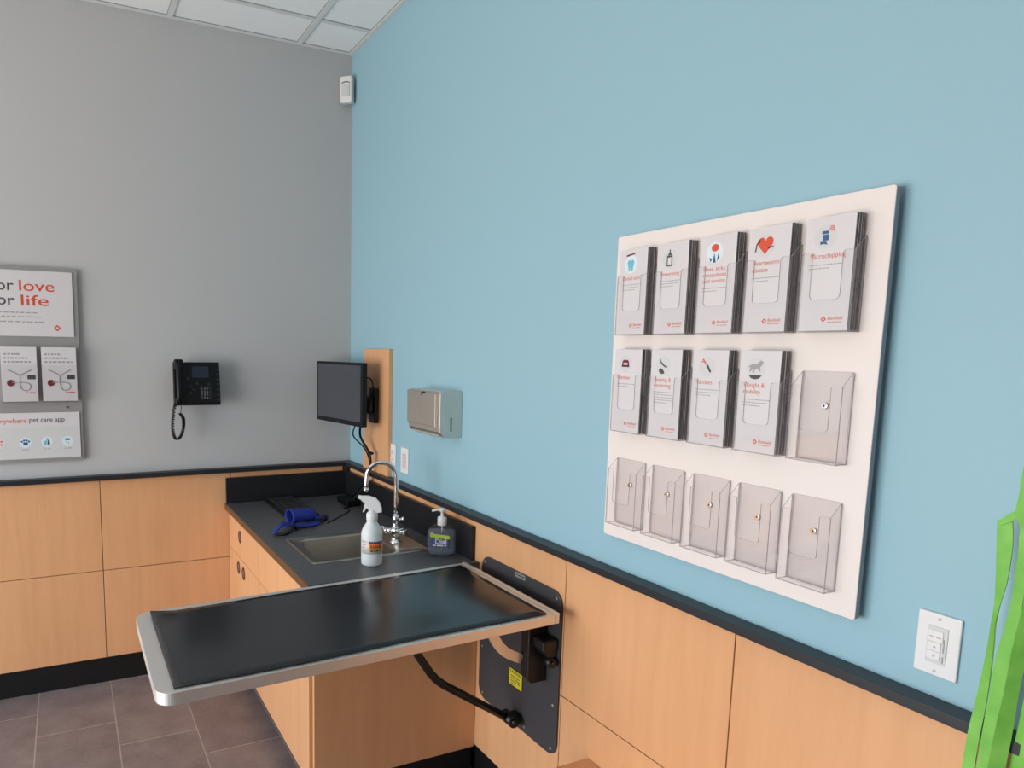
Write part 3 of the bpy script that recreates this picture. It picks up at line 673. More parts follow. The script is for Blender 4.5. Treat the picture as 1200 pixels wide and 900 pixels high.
blurb = ['tooth icon', 'bottle icon', 'red bug and blue grass icon', 'red heart icon', 'blue chip icon', 'maroon bowl icon', 'grey animal icon', 'syringe icon', 'running dog icon']
for k in range(9):
    r, c_ = divmod(k, 5); y = cols_[c_] - .0042; z = rows_[r] + .0027; xf = BXX - HD + .0024 + .0006
    f_ = thing('brochure', (xf, y - BW / 2, z), 'front white %s brochure with %s in its pocket' % (names9[k], blurb[k]), 'brochure', 'front brochures on the white board')
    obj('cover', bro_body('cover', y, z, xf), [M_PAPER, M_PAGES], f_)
    fn = FX(xf, y, z)
    icon(f_, k, fn)
    nl = titles[k].count('\n') + 1; sz = .0142 if nl < 3 else .0135
    text('title', titles[k], sz, M_SOFTRED, f_, fn(.0115, .1385, .0002), XR, UP, bold=.0, fit=(.062, .060, .064, .063, .071, .045, .055, .046, .052)[k])
    v0 = .1385 - sz * nl * 1.0 + .001
    bars(f_, [words(v0 - .0065 * i, .0115, .078 - .02 * (i == nlines[k] - 1) - .006 * (i % 2)) for i in range(nlines[k])], fn, M_LTINK)
    diamond_logo(f_, fn, .050, .022, .0058)
    text('logo_text', 'Banfield', .0095, M_SOFTRED, f_, fn(.0585, .0205, .0002), XR, UP)
    bars(f_, [(.0155, [(.0585, .067), (.0685, .086)])], fn, M_SOFTRED, 'logo_print', .0014)
    # packed ones behind
    x = xf + BT + .0007; n_b = 0; proto_b = None
    offs = [0, -.001, .0005, -.002, .001, -.0015, 0, .0008, -.001]
    clump = {0: (3, 6), 1: (2, 4), 3: (4,), 7: (), 8: (1, 3, 6), 4: (7,), 5: (3, 5), 6: (), 2: (6,)}[k]
    while x < BXX - .0064:
        th = .0021
        if proto_b is None:
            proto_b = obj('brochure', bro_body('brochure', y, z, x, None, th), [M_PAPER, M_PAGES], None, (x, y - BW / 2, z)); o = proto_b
        else:
            o = proto_b.copy(); COL.objects.link(o); o.location = (x, y - BW / 2 + random.uniform(-.0012, .0012), z + offs[n_b % 9] * 0 + random.uniform(0, .0005))
        tag(o, 'white brochure packed behind the front %s brochure' % names9[k], 'brochure', 'spare %s brochures' % names9[k])
        n_b += 1; x += th + (.0024 if n_b in clump else .0004)

# ---------------------------------------------------------------- poster panel on the grey wall
pp = thing('notice_board', (-1.75, -.013, 1.105), 'grey wall panel with posters and pamphlets at the left edge', 'display board')
b = NB(); prism(b, rrect(0, 0.864, 0, 0.866, .012, 5), FY(-0.012, -2.19, 1.1015), 0, 0.008, 0.002); obj('panel', b, M_GPANEL, pp)
for z in (1.2, 1.8):
    b = NB(); box(b, -2.1, -1.42, -.012, -.0006, z, z + .05); obj('wall_cleat', b, M_DARKHOLE, pp)
b = NB(); tube(b, [(-1.387, -.020, 1.3475), (-1.387, -.0235, 1.3475)], .005, 14); obj('screw', b, M_CHROME, pp)
def card(name, x0, x1, z0, z1, y, th, m, parent):
    b = NB(); box(b, x0, x1, y, y - th, z0, z1, 0.0004, 1); return obj(name, b, m, parent)
ps = thing('poster', (-1.75, -.0205, 1.665), 'white poster with large red words love and life', 'poster')
card('sheet', -2.15, -1.345, 1.665, 1.950, -.0205, .004, M_PAPER, ps)
fn = FY(-.0246, -2.15, 1.665)
def ty(s, size, m, x, z, y=-.0247, parent=ps, name='lettering', bold=.0006, sx=1.0, align='LEFT', fit=None):
    return text(name, s, size, m, parent, (x, y, z), XB, UP, .0002, align, bold, sx, fit)
ty('for', .066, M_INK, -1.576, 1.862, bold=.0004, align='RIGHT', fit=.088); ty('love', .066, M_RED, -1.560, 1.862, bold=.0004, fit=.138)
ty('for', .066, M_INK, -1.576, 1.799, bold=.0004, align='RIGHT', fit=.088); ty('life', .066, M_RED, -1.556, 1.799, bold=.0004, fit=.108)
def wordsw(v, u0, u1, lo=.010, hi=.026, gap=.006):
    out = []; u = u0
    while u < u1 - .004:
        e_ = min(u + random.uniform(lo, hi), u1); out.append((u, e_)); u = e_ + gap
    return (v, out)
bars(ps, [wordsw(.100, .33, .664), wordsw(.082, .33, .684), wordsw(.060, .33, .690)], fn, M_LTINK, 'small_print', .0048)
diamond_logo(ps, fn, .738, .038, .0145)
ps2 = thing('poster', (-1.75, -.0205, 1.118), 'white poster about a pet care app below the pamphlets', 'poster')
card('sheet', -2.15, -1.338, 1.118, 1.326, -.0205, .004, M_PAPER, ps2)
b = NB(); box(b, -2.15, -1.3385, -.0246, -.0248, 1.1182, 1.262); obj('tinted_band', b, M_PALE, ps2)
ty('anywhere', .030, M_SOFTRED, -1.552, 1.282, -.0247, ps2, bold=.0002, align='RIGHT', fit=.118); ty('pet care app', .030, M_INK, -1.544, 1.284, -.0247, ps2, bold=.0002, fit=.142)
for i, x in enumerate((-1.664, -1.562, -1.476, -1.392)):
    z = 1.193
    b = NB(); prism(b, circ(0, 0, .0235, 28), FY(-.0249, x, z), 0, .0002); dsc = obj('icon_disc', b, M_PALEB if i else M_PAPER, ps2)
    b = NB(); ff = FY(-.0252, x, z)
    if i == 0:
        for u in (-.012, .004):
            for v in (-.010, .004): prism(b, circ(u + .004, v + .003, .0042, 10), ff, 0, .0002)
        obj('icon', b, M_RED, dsc)
    elif i == 1:
        prism(b, [(-.009, -.012), (.009, -.012), (.009, .001), (-.009, .001)], ff, 0, .0002)
        for u, v in ((-.014, .004), (-.005, .009), (.005, .009), (.014, .004)): prism(b, circ(u, v, .0045, 10), ff, 0, .0002)
        obj('icon', b, M_BLUEI, dsc)
    elif i == 2:
        prism(b, [(-.012, -.013), (-.001, -.013), (-.001, .008), (-.012, .002)], ff, 0, .0002); prism(b, circ(.002, .012, .005, 10), ff, 0, .0002); obj('icon', b, M_TEALI, dsc)
        b = NB(); prism(b, [(.001, -.013), (.012, -.013), (.010, .004), (.003, .008)], ff, 0, .0002); obj('icon', b, M_INK, dsc)
    else:
        prism(b, [(-.010, .004), (.010, .004), (.010, .012), (-.010, .012)], ff, 0, .0002); prism(b, circ(-.004, -.004, .003, 8), ff, 0, .0002); prism(b, circ(.004, -.010, .0025, 8), ff, 0, .0002)
        obj('icon', b, M_BLUEI, dsc)
    b = NB()
    for u0, u1 in ((-.016, -.003), (0, .015)): prism(b, [(u0, -.034), (u1, -.034), (u1, -.031), (u0, -.031)], FY(-.0249, x, z), 0, .0002)
    obj('caption', b, M_LTINK, ps2)
def pamphlet(x0, x1, where):
    p = thing('pamphlet', ((x0 + x1) / 2, -.045, 1.378), 'white pamphlet with a stethoscope picture, %s' % where, 'pamphlet', 'stethoscope pamphlets on the grey panel')
    card('cover', x0, x1, 1.378, 1.618, -.0445, .0015, M_PAPER, p); fn = FY(-.0460, x0, 1.378)
    ww = x1 - x0
    bars(p, [wordsw(.205, .012, .075, .008, .016, .004), wordsw(.188, .012, .110, .008, .016, .004), wordsw(.171, .012, .125, .008, .018, .004)], fn, M_LTINK, 'title', .0075)
    b = NB(); cx = ww * .50
    def S(pts, r): tube(b, [fn(u, v, .001) for u, v in smooth_path2(pts)], r, 8)
    S([(cx, .115), (cx - .01, .122), (cx - .045, .140)], .0018); S([(cx, .115), (cx + .012, .122), (cx + .045, .140)], .0018)
    S([(cx, .115), (cx, .075), (cx + .006, .055), (cx + .024, .048), (cx + .040, .060), (cx + .036, .078), (cx + .015, .084), (cx - .030, .084)], .0018)
    obj('stethoscope_picture', b, M_LTINK, p)
    b = NB(); prism(b, circ(cx - .036, .082, .014, 20), fn, .0003, .002); obj('red_seal', b, M_MAROON, p)
    b = NB(); prism(b, [(cx + .030, .098), (cx + .062, .098), (cx + .062, .118), (cx + .030, .118)], fn, .0003, .0008); obj('dark_tag', b, M_INK, p)
    bars(p, [(.036, [(cx + .022, cx + .030), (cx + .033, cx + .060)])], fn, M_RED, 'logo_print', .005)
    h = thing('pamphlet_holder', ((x0 + x1) / 2, -.0205, 1.374), 'clear holder for the stethoscope pamphlets, %s' % where, 'brochure holder', 'clear pamphlet holders on the grey panel')
    b = NB(); box(b, x0 - .003, x1 + .003, -.0475, -.0495, 1.374, 1.54); obj('front_panel', b, M_ACR, h)
    b = NB(); box(b, x0 - .0035, x0 - .0015, -.0206, -.0470, 1.374, 1.60); obj('side_panel', b, M_ACR, h)
    b = NB(); box(b, x1 + .0015, x1 + .0035, -.0206, -.0470, 1.374, 1.60); obj('side_panel', b, M_ACR, h)
    b = NB(); box(b, x0 - .001, x1 + .001, -.0206, -.0470, 1.374, 1.3765); obj('base', b, M_ACR, h)
    for k_ in range(5):
        yy = -.0222 - k_ * .0042
        o = card('pamphlet', x0 + .001, x1 - .001, 1.378, 1.616, yy, .0034, [M_PAPER], None); tag(o, 'spare pamphlet behind the stethoscope pamphlet, %s' % where, 'pamphlet', 'spare pamphlets, %s' % where)
def smooth_path2(P, n=5): return [(p.x, p.y) for p in smooth_path([(a, c, 0) for a, c in P], n)]
pamphlet(-1.640, -1.500, 'second from the right end'); pamphlet(-1.482, -1.342, 'at the right end of the panel')

# ---------------------------------------------------------------- wall phone
ph = thing('wall_phone', (-0.82, 0, 1.35), 'black desk phone mounted on the grey wall with a hanging cord', 'phone')
b = NB(); box(b, -0.905, -0.735, 0.0, -0.055, 1.375, 1.52, 0.004, 2); obj('wall_bracket', b, M_PLAST, ph)
b = NB(); prism(b, [(-.055, 1.352), (-.055, 1.556), (-.072, 1.556), (-.098, 1.360), (-.092, 1.350)], lambda u, v, d: Vector((-.928 + d, u, v)), 0, 0.216, 0.003); obj('body', b, M_PLAST, ph)
def PH(u, v, d=0.0):     # sloped face: u along x, v up the face
    t_ = (v - 1.360) / (1.556 - 1.360); return Vector((u, -.098 + .026 * t_ - d, v))
b = NB(); prism(b, rrect(-.843, -.765, 1.482, 1.536, .003, 3), PH, 0.0002, 0.002, 0); obj('display', b, M_LCD, ph)
b = NB()
for r in range(4):
    for c_ in range(3):
        u = -.806 + c_ * .0195; v = 1.378 + r * .0155; prism(b, rrect(u, u + .013, v, v + .010, .002, 2), PH, .0002, .003)
obj('keypad', b, M_PLAST2, ph)
text('key_digits', '1  2  3\n4  5  6\n7  8  9\n*  0  #', .0145, M_LTINK, ph, PH(-.8035, 1.4262, .0037), XB, Vector((0, .026, .196)), sx=.86)
b = NB()
for r in range(7): prism(b, rrect(-.728, -.716, 1.372 + r * .024, 1.382 + r * .024, .002, 2), PH, .0002, .003)
for (u, v, s_) in ((-.862, 1.478, .008), (-.85, 1.44, .006), (-.85, 1.41, .006), (-.765, 1.45, .007), (-.82, 1.455, .006), (-.838, 1.425, .005)): prism(b, circ(u, v, s_, 14), PH, .0002, .003)
obj('buttons', b, M_PLAST2, ph)
b = NB(); tube(b, smooth_path([(-.906, -.098, 1.368), (-.906, -.110, 1.40), (-.906, -.104, 1.46), (-.906, -.092, 1.53), (-.906, -.080, 1.560)], 6), .013, 14)
box(b, -.924, -.884, -.060, -.096, 1.520, 1.570, .006, 3); box(b, -.924, -.886, -.086, -.112, 1.354, 1.390, .006, 3); obj('handset', b, M_PLAST, ph)
b = NB()
base_path = smooth_path([(-.928, -.112, 1.356), (-.938, -.108, 1.30), (-.940, -.100, 1.24), (-.930, -.095, 1.197), (-.915, -.093, 1.190), (-.898, -.092, 1.215), (-.889, -.092, 1.255), (-.890, -.09, 1.29), (-.904, -.09, 1.312)], 40)
coil = []
for i, p in enumerate(base_path):
    a = i * 0.9; coil.append(p + Vector((math.cos(a) * .0068, math.sin(a) * .0068, 0)))
tube(b, coil, .0026, 5); tube(b, [(-.902, -.09, 1.312), (-.897, -.088, 1.335), (-.897, -.085, 1.356)], .0016, 6); obj('coiled_cord', b, M_PLAST, ph)

# ---------------------------------------------------------------- motion detector in the corner
b = NB()
md = thing('motion_detector', (-0.04, -0.04, 2.865), 'small white motion detector high in the corner', 'motion detector')
cx, cy = -0.036, -0.036; rt = Vector((.7071, -.7071, 0)); fw = Vector((-.7071, -.7071, 0))
def MDf(u, v, d): return Vector((-.029, -.029, 2.868)) + rt * u + fw * d + Vector((0, 0, v))
b = NB(); prism(b, rrect(-.033, .033, 0, .128, .008, 4), MDf, 0, .036, .006, seg=3); obj('housing', b, M_WHITEP, md)
b = NB(); prism(b, rrect(-.021, .021, .030, .086, .004, 3), MDf, .0362, .040, .002); obj('lens', b, M_PALE, md)
b = NB(); prism(b, [(-.024, .090), (-.012, .096), (.012, .096), (.024, .090), (.024, .094), (.012, .101), (-.012, .101), (-.024, .094)], MDf, .0362, .037); obj('sensor_slot', b, M_INK, md)

# ---------------------------------------------------------------- monitor backing board, arm and monitor
wb = NB(); box(wb, -0.0005, -0.021, -0.238, -0.552, 1.0255, 1.632, 0.001, 2)
tag(obj('backing_board', wb, M_WOOD, None, (-.01, -.395, 1.0255)), 'upright maple backing board on the teal wall behind the monitor', 'board')
ar = thing('swivel_mount', (-0.022, -0.41, 1.27), 'black swivel mount bolted to the maple board', 'monitor mount')
b = NB(); box(b, -0.0215, -0.044, -0.366, -0.438, 1.272, 1.443, 0.004, 2); obj('wall_plate', b, M_BLKMET, ar)
b = NB(); tube(b, [(-.060, -.405, 1.32), (-.060, -.405, 1.40)], .016, 16); box(b, -.044, -.062, -.388, -.422, 1.325, 1.395, .003, 2)
tube(b, [(-.060, -.405, 1.36), (-.075, -.33, 1.36)], .012, 14); tube(b, [(-.078, -.318, 1.325), (-.078, -.318, 1.395)], .015, 16)
tube(b, [(-.078, -.318, 1.36), (-.115, -.285, 1.39)], .012, 14); obj('swivel_link', b, M_BLKMET, ar)
ML, MR = Vector((-.207, -.050, 0)), Vector((-.134, -.500, 0)); MU = (MR - ML).normalized(); MN = Vector((-MU.y, MU.x, 0)); MN = MN if MN.x < 0 else -MN
MWd = (MR - ML).length
def MO(u, v, d): return ML + MU * u + MN * d + Vector((0, 0, v))
b = NB(); prism(b, rrect(MWd / 2 - .055, MWd / 2 + .055, 1.36, 1.47, .008, 3), MO, -.040, -.046, .001); tube(b, [MO(MWd / 2, 1.41, -.046), (-.115, -.285, 1.39)], .018, 14); obj('head_plate', b, M_BLKMET, ar)
mo = thing('monitor', (-.17, -.275, 1.26), 'black flat monitor angled into the corner above the counter', 'monitor')
b = NB(); prism(b, rrect(0, MWd, 1.2615, 1.566, .005, 3), MO, -.0, -.028, .002); prism(b, rrect(.05, MWd - .05, 1.30, 1.53, .012, 4), MO, -.0275, -.0395, .004); obj('casing', b, M_PLAST, mo)
b = NB(); prism(b, rrect(.014, MWd - .014, 1.284, 1.553, .001, 2), MO, .0002, .0010); obj('screen', b, M_SCREEN, mo)
b = NB(); prism(b, rrect(MWd / 2 - .012, MWd / 2 + .012, 1.269, 1.275, .001, 2), MO, .0002, .0008); obj('badge', b, M_PLAST2, mo)
b = NB(); tube(b, smooth_path([MO(MWd - .03, 1.50, -.028), (-.075, -.47, 1.485), (-.060, -.46, 1.43), (-.058, -.43, 1.40), (-.075, -.39, 1.33)], 7), .0035, 8)
tube(b, smooth_path([MO(MWd - .04, 1.42, -.028), (-.082, -.46, 1.40), (-.064, -.44, 1.38), (-.075, -.40, 1.32)], 7), .003, 8)
obj('upper_cable', b, M_PLAST, mo)
b = NB(); tube(b, smooth_path([MO(MWd - .06, 1.275, -.030), (-.085, -.36, 1.20), (-.065, -.42, 1.13), (-.060, -.43, 1.07), (-.056, -.37, .98), (-.085, -.29, .90), (-.11, -.24, .852)], 8), .006, 10)
tube(b, smooth_path([MO(MWd - .10, 1.275, -.030), (-.10, -.30, 1.20), (-.072, -.39, 1.14), (-.057, -.42, 1.06), (-.060, -.38, .97), (-.105, -.33, .88), (-.12, -.36, .850)], 8), .0035, 8)
tube(b, smooth_path([(-.06, -.405, 1.13), (-.052, -.44, 1.125), (-.066, -.425, 1.12)], 4), .005, 8); obj('hanging_cable', b, M_PLAST, mo)
# power brick / dark adaptor and loose cable on the counter in the corner
b = NB(); box(b, -.150, -.075, -.20, -.345, ZK + .0005, ZK + .032, .006, 3); tag(obj('power_adaptor', b, M_PLAST, None, (-.11, -.27, ZK)), 'black power adaptor on the counter under the hanging cable', 'power adaptor')
b = NB(); tube(b, smooth_path([(-.345, -.62, ZK + .003), (-.30, -.575, ZK + .003), (-.255, -.53, ZK + .003), (-.20, -.47, ZK + .003), (-.165, -.42, ZK + .003), (-.175, -.37, ZK + .003), (-.12, -.352, ZK + .004)], 8), .0024, 8)
tag(obj('cable', b, M_PLAST, None, (-.25, -.5, ZK)), 'thin black cable lying on the counter between keyboard and adaptor', 'cable')

# ---------------------------------------------------------------- keyboard
kb = thing('keyboard', (-.41, -.28, ZK), 'black computer keyboard on the counter beneath the monitor', 'keyboard')
KX0, KX1, KY0, KY1 = -.492, -.345, -.500, -.060
def KB(p): t_ = (p.x - KX0) / (KX1 - KX0); return Vector((p.x, p.y, p.z + .006 * t_))
b = NB(); box(b, KX0, KX1, KY0, KY1, ZK + .001, ZK + .013, .003, 2, warp=lambda p: Vector((p.x, p.y, p.z + (.006 * (p.x - KX0) / (KX1 - KX0) if p.z > ZK + .01 else 0)))); obj('case', b, M_PLAST, kb)
b = NB()
for r in range(6):
    x0 = KX0 + .012 + r * .0215; y = KY1 - .010
    while y > KY0 + .02:
        wk = .098 if (r == 0 and -.33 < y < -.15) else .0165
        if r == 0 and y - wk < KY0 + .012: break
        box(b, x0, x0 + .0165, y - wk, y, ZK + .0128, ZK + .0175, .0015, 1, warp=KB); y -= wk + .0030
obj('keys', b, M_PLAST2, kb)
for y in (KY0 + .03, KY1 - .03):
    b = NB(); box(b, KX1 - .016, KX1 - .008, y - .012, y + .012, ZK + .0002, ZK + .0015); obj('foot', b, M_PLAST, kb)

# ---------------------------------------------------------------- blue nylon wrap on the counter
bw = thing('fabric_muzzle', (-.46, -.62, ZK), 'blue nylon fabric pet muzzle lying rolled on the counter', 'pet muzzle')
def cloth_tube(axis0, axis1, r0, r1, th, seg=26, a0=0.0, a1=2 * PI, mat_=M_BLUE, name='cuff', squash=.86, wav=.003):
    b = NB(); t = bmesh.new(); axis0 = Vector(axis0); axis1 = Vector(axis1); d = (axis1 - axis0).normalized(); sd = d.cross(Vector((0, 0, 1))).normalized(); n_l = 12
    lay = []
    for s in (0, 1):
        g_ = []
        for i in range(n_l + 1):
            row = []
            for k in range(seg + 1):
                a = a0 + (a1 - a0) * k / seg; q = i / n_l
                R = (r0 + (r1 - r0) * q) - s * th + wav * math.sin(3 * a + 5 * q) * math.sin(PI * q)
                row.append(t.verts.new(axis0.lerp(axis1, q) + sd * math.cos(a) * R + Vector((0, 0, 1)) * math.sin(a) * R * squash))
            g_.append(row)
        lay.append(g_)
    for s in (0, 1):
        for i in range(n_l):
            for k in range(seg):
                f = t.faces.new([lay[s][i][k], lay[s][i + 1][k], lay[s][i + 1][k + 1], lay[s][i][k + 1]]); f.smooth = True
    for i in (0, n_l):
        for k in range(seg): t.faces.new([lay[0][i][k], lay[0][i][k + 1], lay[1][i][k + 1], lay[1][i][k]])
    for k in (0, seg):
        for i in range(n_l): t.faces.new([lay[0][i][k], lay[1][i][k], lay[1][i + 1][k], lay[0][i + 1][k]])
    bmesh.ops.remove_doubles(t, verts=t.verts[:], dist=1e-6)
    merge(b, t, 0); return obj(name, b, mat_, bw)
cloth_tube((-.520, -.600, ZK + .042), (-.405, -.575, ZK + .036), .038, .035, .003, a0=-1.2, a1=2 * PI - 1.3)
def sheet(pts_u, width, th, mat_, name):
    """ribbon along pts with given widths (list of (point, width vector))"""
    b = NB(); t = bmesh.new(); A, B_ = [], []
    P = smooth_path(pts_u, 6); n_ = len(P); nw = 6
    rows2 = []
    for i, p in enumerate(P):
        w_ = width(i / (n_ - 1)); row = []
        for k in range(nw + 1):
            s = k / nw - .5; row.append(p + w_ * s + Vector((0, 0, .004 * math.sin(7 * s + 9 * i / n_))))
        rows2.append(row)
    tv_ = [[t.verts.new(q + Vector((0, 0, th))) for q in r_] for r_ in rows2]; bv_ = [[t.verts.new(q) for q in r_] for r_ in rows2]
    for i in range(n_ - 1):
        for k in range(nw):
            f = t.faces.new([tv_[i][k], tv_[i + 1][k], tv_[i + 1][k + 1], tv_[i][k + 1]]); f.smooth = True
            f = t.faces.new([bv_[i][k], bv_[i][k + 1], bv_[i + 1][k + 1], bv_[i + 1][k]]); f.smooth = True
        for k, s in ((0, 1), (nw, -1)): t.faces.new([tv_[i][k], bv_[i][k], bv_[i + 1][k], tv_[i + 1][k]])
    for i in (0, n_ - 1):
        for k in range(nw): t.faces.new([tv_[i][k], tv_[i][k + 1], bv_[i][k + 1], bv_[i][k]])
    merge(b, t, 0); return obj(name, b, mat_, bw)
sheet([(-.625, -.725, ZK + .008), (-.605, -.715, ZK + .024), (-.575, -.695, ZK + .034), (-.545, -.680, ZK + .022), (-.505, -.660, ZK + .012), (-.44, -.645, ZK + .008), (-.385, -.620, ZK + .008)],
      lambda q: Vector((.012, .062 - .018 * q, 0)), .003, M_BLUE, 'flap')
sheet([(-.405, -.600, ZK + .020), (-.375, -.570, ZK + .022), (-.350, -.530, ZK + .014), (-.325, -.515, ZK + .010)], lambda q: Vector((.028, -.032, 0)), .004, M_BLUE, 'tab')
b = NB(); tube(b, smooth_path([(-.615, -.745, ZK + .006), (-.585, -.752, ZK + .006), (-.555, -.728, ZK + .008), (-.535, -.712, ZK + .030), (-.515, -.700, ZK + .008)], 6), .006, 10)
tube(b, smooth_path([(-.36, -.585, ZK + .008), (-.335, -.560, ZK + .010), (-.325, -.535, ZK + .009)], 5), .008, 10); obj('strap', b, M_BLKNYL, bw)

# ---------------------------------------------------------------- spray bottle
sb = thing('spray_bottle', (-.40, -1.267, ZK), 'white translucent spray bottle in front of the sink', 'bottle')
SC = (-.401, -1.2665, ZK + .0005)
b = NB(); lathe(b, SC, [(0.02, .003), (.034, 0), (.0385, .004), (.0390, .012), (.0392, .115), (.0385, .122), (.034, .136), (.026, .148), (.0195, .158), (.0175, .165), (.0175, .176), (.0145, .180)], 36); obj('bottle', b, M_BOTTLE, sb)
b = NB(); lathe(b, SC, [(.0205, .166), (.021, .168), (.0215, .188), (.019, .193), (.014, .197), (.012, .205)], 24)
vd = Vector((-.92, .40, 0)).normalized(); c0 = Vector(SC)
def SP(u, v, d): sd_ = Vector((-vd.y, vd.x, 0)); return c0 + vd * u + sd_ * d + Vector((0, 0, v))
prism(b, [(-.034, .207), (-.026, .215), (-.014, .218), (.012, .200), (.012, .194), (-.016, .194), (-.036, .196)][::-1], SP, -.009, .009, .002)
prism(b, [(.048, .246), (.040, .256), (.012, .256), (-.012, .248), (-.028, .232), (-.036, .210), (-.036, .196), (-.012, .196), (.010, .200), (.020, .214), (.026, .232), (.036, .240)], SP, -.0085, .0085, .003, seg=3)
prism(b, [(.036, .242), (.044, .246), (.052, .246), (.052, .256), (.044, .258), (.034, .254)], SP, -.007, .007, .001)
obj('trigger_head', b, M_WHITEP, sb)
b = NB(); prism(b, [(.018, .226), (.026, .228), (.030, .212), (.034, .196), (.030, .195), (.024, .205), (.018, .214)], SP, -.005, .005, .0015); obj('trigger', b, M_WHITEP, sb)
def curved_label(parent, name, c, r, a0, a1, z0, z1, m, seg=14, off=.0004, th=.0003):
    b = NB(); t = bmesh.new(); Lr = []
    for rr in (r + off, r + off + th):
        Lr.append([[t.verts.new((c[0] + rr * math.cos(a0 + (a1 - a0) * k / seg), c[1] + rr * math.sin(a0 + (a1 - a0) * k / seg), z)) for k in range(seg + 1)] for z in (z0, z1)])
    for s in (0, 1):
        for k in range(seg):
            f = t.faces.new([Lr[s][0][k], Lr[s][0][k + 1], Lr[s][1][k + 1], Lr[s][1][k]]); f.smooth = True
    for z in (0, 1):
        for k in range(seg): t.faces.new([Lr[0][z][k], Lr[0][z][k + 1], Lr[1][z][k + 1], Lr[1][z][k]])
    merge(b, t, 0); return obj(name, b, m, parent)
af = math.atan2(-3.61378 - SC[1], -1.38995 - SC[0])
lab = curved_label(sb, 'label', SC, .0392, af - 1.25, af + 1.25, ZK + .048, ZK + .098, M_PAPER)
curved_label(lab, 'purple_band', SC, .0395, af - .25, af + 1.15, ZK + .086, ZK + .095, M_NAVY, off=.0006)
curved_label(lab, 'orange_band', SC, .0395, af - .25, af + 1.15, ZK + .066, ZK + .086, M_ORANGEI, off=.0006)
curved_label(lab, 'green_band', SC, .0395, af - .25, af + 1.15, ZK + .058, ZK + .0655, M_LIME, off=.0006)
for (a_, w_) in ((-.12, .16), (.10, .10), (.26, .2), (.52, .12), (.70, .22)): curved_label(lab, 'lettering', SC, .0395, af + a_, af + a_ + w_, ZK + .072, ZK + .084, M_RED, 4, .0010)
for (a_, w_) in ((-.1, .2), (.16, .16), (.38, .25), (.70, .2)): curved_label(lab, 'lettering', SC, .0395, af + a_, af + a_ + w_, ZK + .0575, ZK + .0645, M_INK, 4, .0010)
for (a_, w_, z_) in ((-1.0, .3, .09), (-.95, .35, .080), (-1.0, .3, .070), (-.9, .25, .060)): curved_label(lab, 'small_print', SC, .0395, af + a_, af + a_ + w_, ZK + z_, ZK + z_ + .003, M_SOFTRED, 4, .0010)

# ---------------------------------------------------------------- soap bottle
so = thing('soap_bottle', (-.108, -1.262, ZK), 'clear pump bottle of blue hand soap by the black upstand', 'soap bottle')
c0 = Vector((-.1065, -1.262, ZK + .0005)); ru = Vector((.877, -.48, 0)).normalized(); rf = Vector((-.48, -.877, 0)).normalized(); rot = math.atan2(ru.y, ru.x)
b = NB(); lathe(b, c0, [(.040, .0), (.050, .003), (.0555, .012), (.0575, .03), (.0580, .075), (.0560, .095), (.048, .108), (.032, .117), (.018, .121), (.0165, .123)], 40, 1.0, .56, rot, 0, 2.8); obj('bottle', b, M_SOAPB, so)
b = NB(); lathe(b, c0, [(.038, .0035), (.047, .006), (.0525, .014), (.0545, .03), (.0550, .075), (.0530, .090), (.050, .098)], 40, 1.0, .52, rot, 0, 2.8)
M_SOAP = acrylic('blue tinted soap', (0.80, 0.83, 0.90, 1), 1.34, 0.1)
_n = M_SOAP.node_tree; _o = [q for q in _n.nodes if q.type == 'OUTPUT_MATERIAL'][0]; _src = _o.inputs[0].links[0].from_socket
_d = _n.nodes.new('ShaderNodeBsdfDiffuse'); _d.inputs[0].default_value = lin((168, 176, 190)); _x = _n.nodes.new('ShaderNodeMixShader'); _x.inputs[0].default_value = 0.28
_n.links.new(_src, _x.inputs[1]); _n.links.new(_d.outputs[0], _x.inputs[2]); _n.links.new(_x.outputs[0], _o.inputs[0])
obj('soap', b, M_SOAP, so)
b = NB(); lathe(b, c0, [(.0175, .118), (.018, .120), (.018, .146), (.016, .150), (.006, .153), (.0055, .170), (.011, .172), (.012, .180), (.009, .184)], 24)
v = (-ru * 1.0 + Vector((0, 0, -.1))).normalized(); p0 = c0 + Vector((0, 0, .178)); tube(b, [p0, p0 - ru * .02, p0 - ru * .040 - Vector((0, 0, .006))], .005, 12, rr=[.007, .005, .004]); tube(b, [c0 + Vector((0, 0, .120)), c0 + Vector((0, 0, .02))], .0028, 8)
obj('pump', b, M_WHITEP, so)
def SO(u, v, d): return c0 + ru * u + rf * (.0328 + d) + Vector((0, 0, v))
b = NB(); prism(b, rrect(-.044, .026, .040, .094, .008, 4), SO, 0, .0004); lb = obj('label', b, M_NAVY, so)
b = NB(); prism(b, [(-.044, .078), (.030, .070), (.030, .084), (-.044, .092)], SO, .0005, .0008); obj('green_stripe', b, M_LIME, lb)
text('lettering', 'Dial', .028, M_WHITEP, lb, SO(-.026, .052, .0007), ru, UP, bold=.0004)
b = NB()
for (u0, u1) in ((-.034, -.022), (-.018, .006), (.010, .018)): prism(b, [(u0, .043), (u1, .043), (u1, .048), (u0, .048)], SO, .0005, .0008)
obj('small_print', b, M_WHITEP, lb)

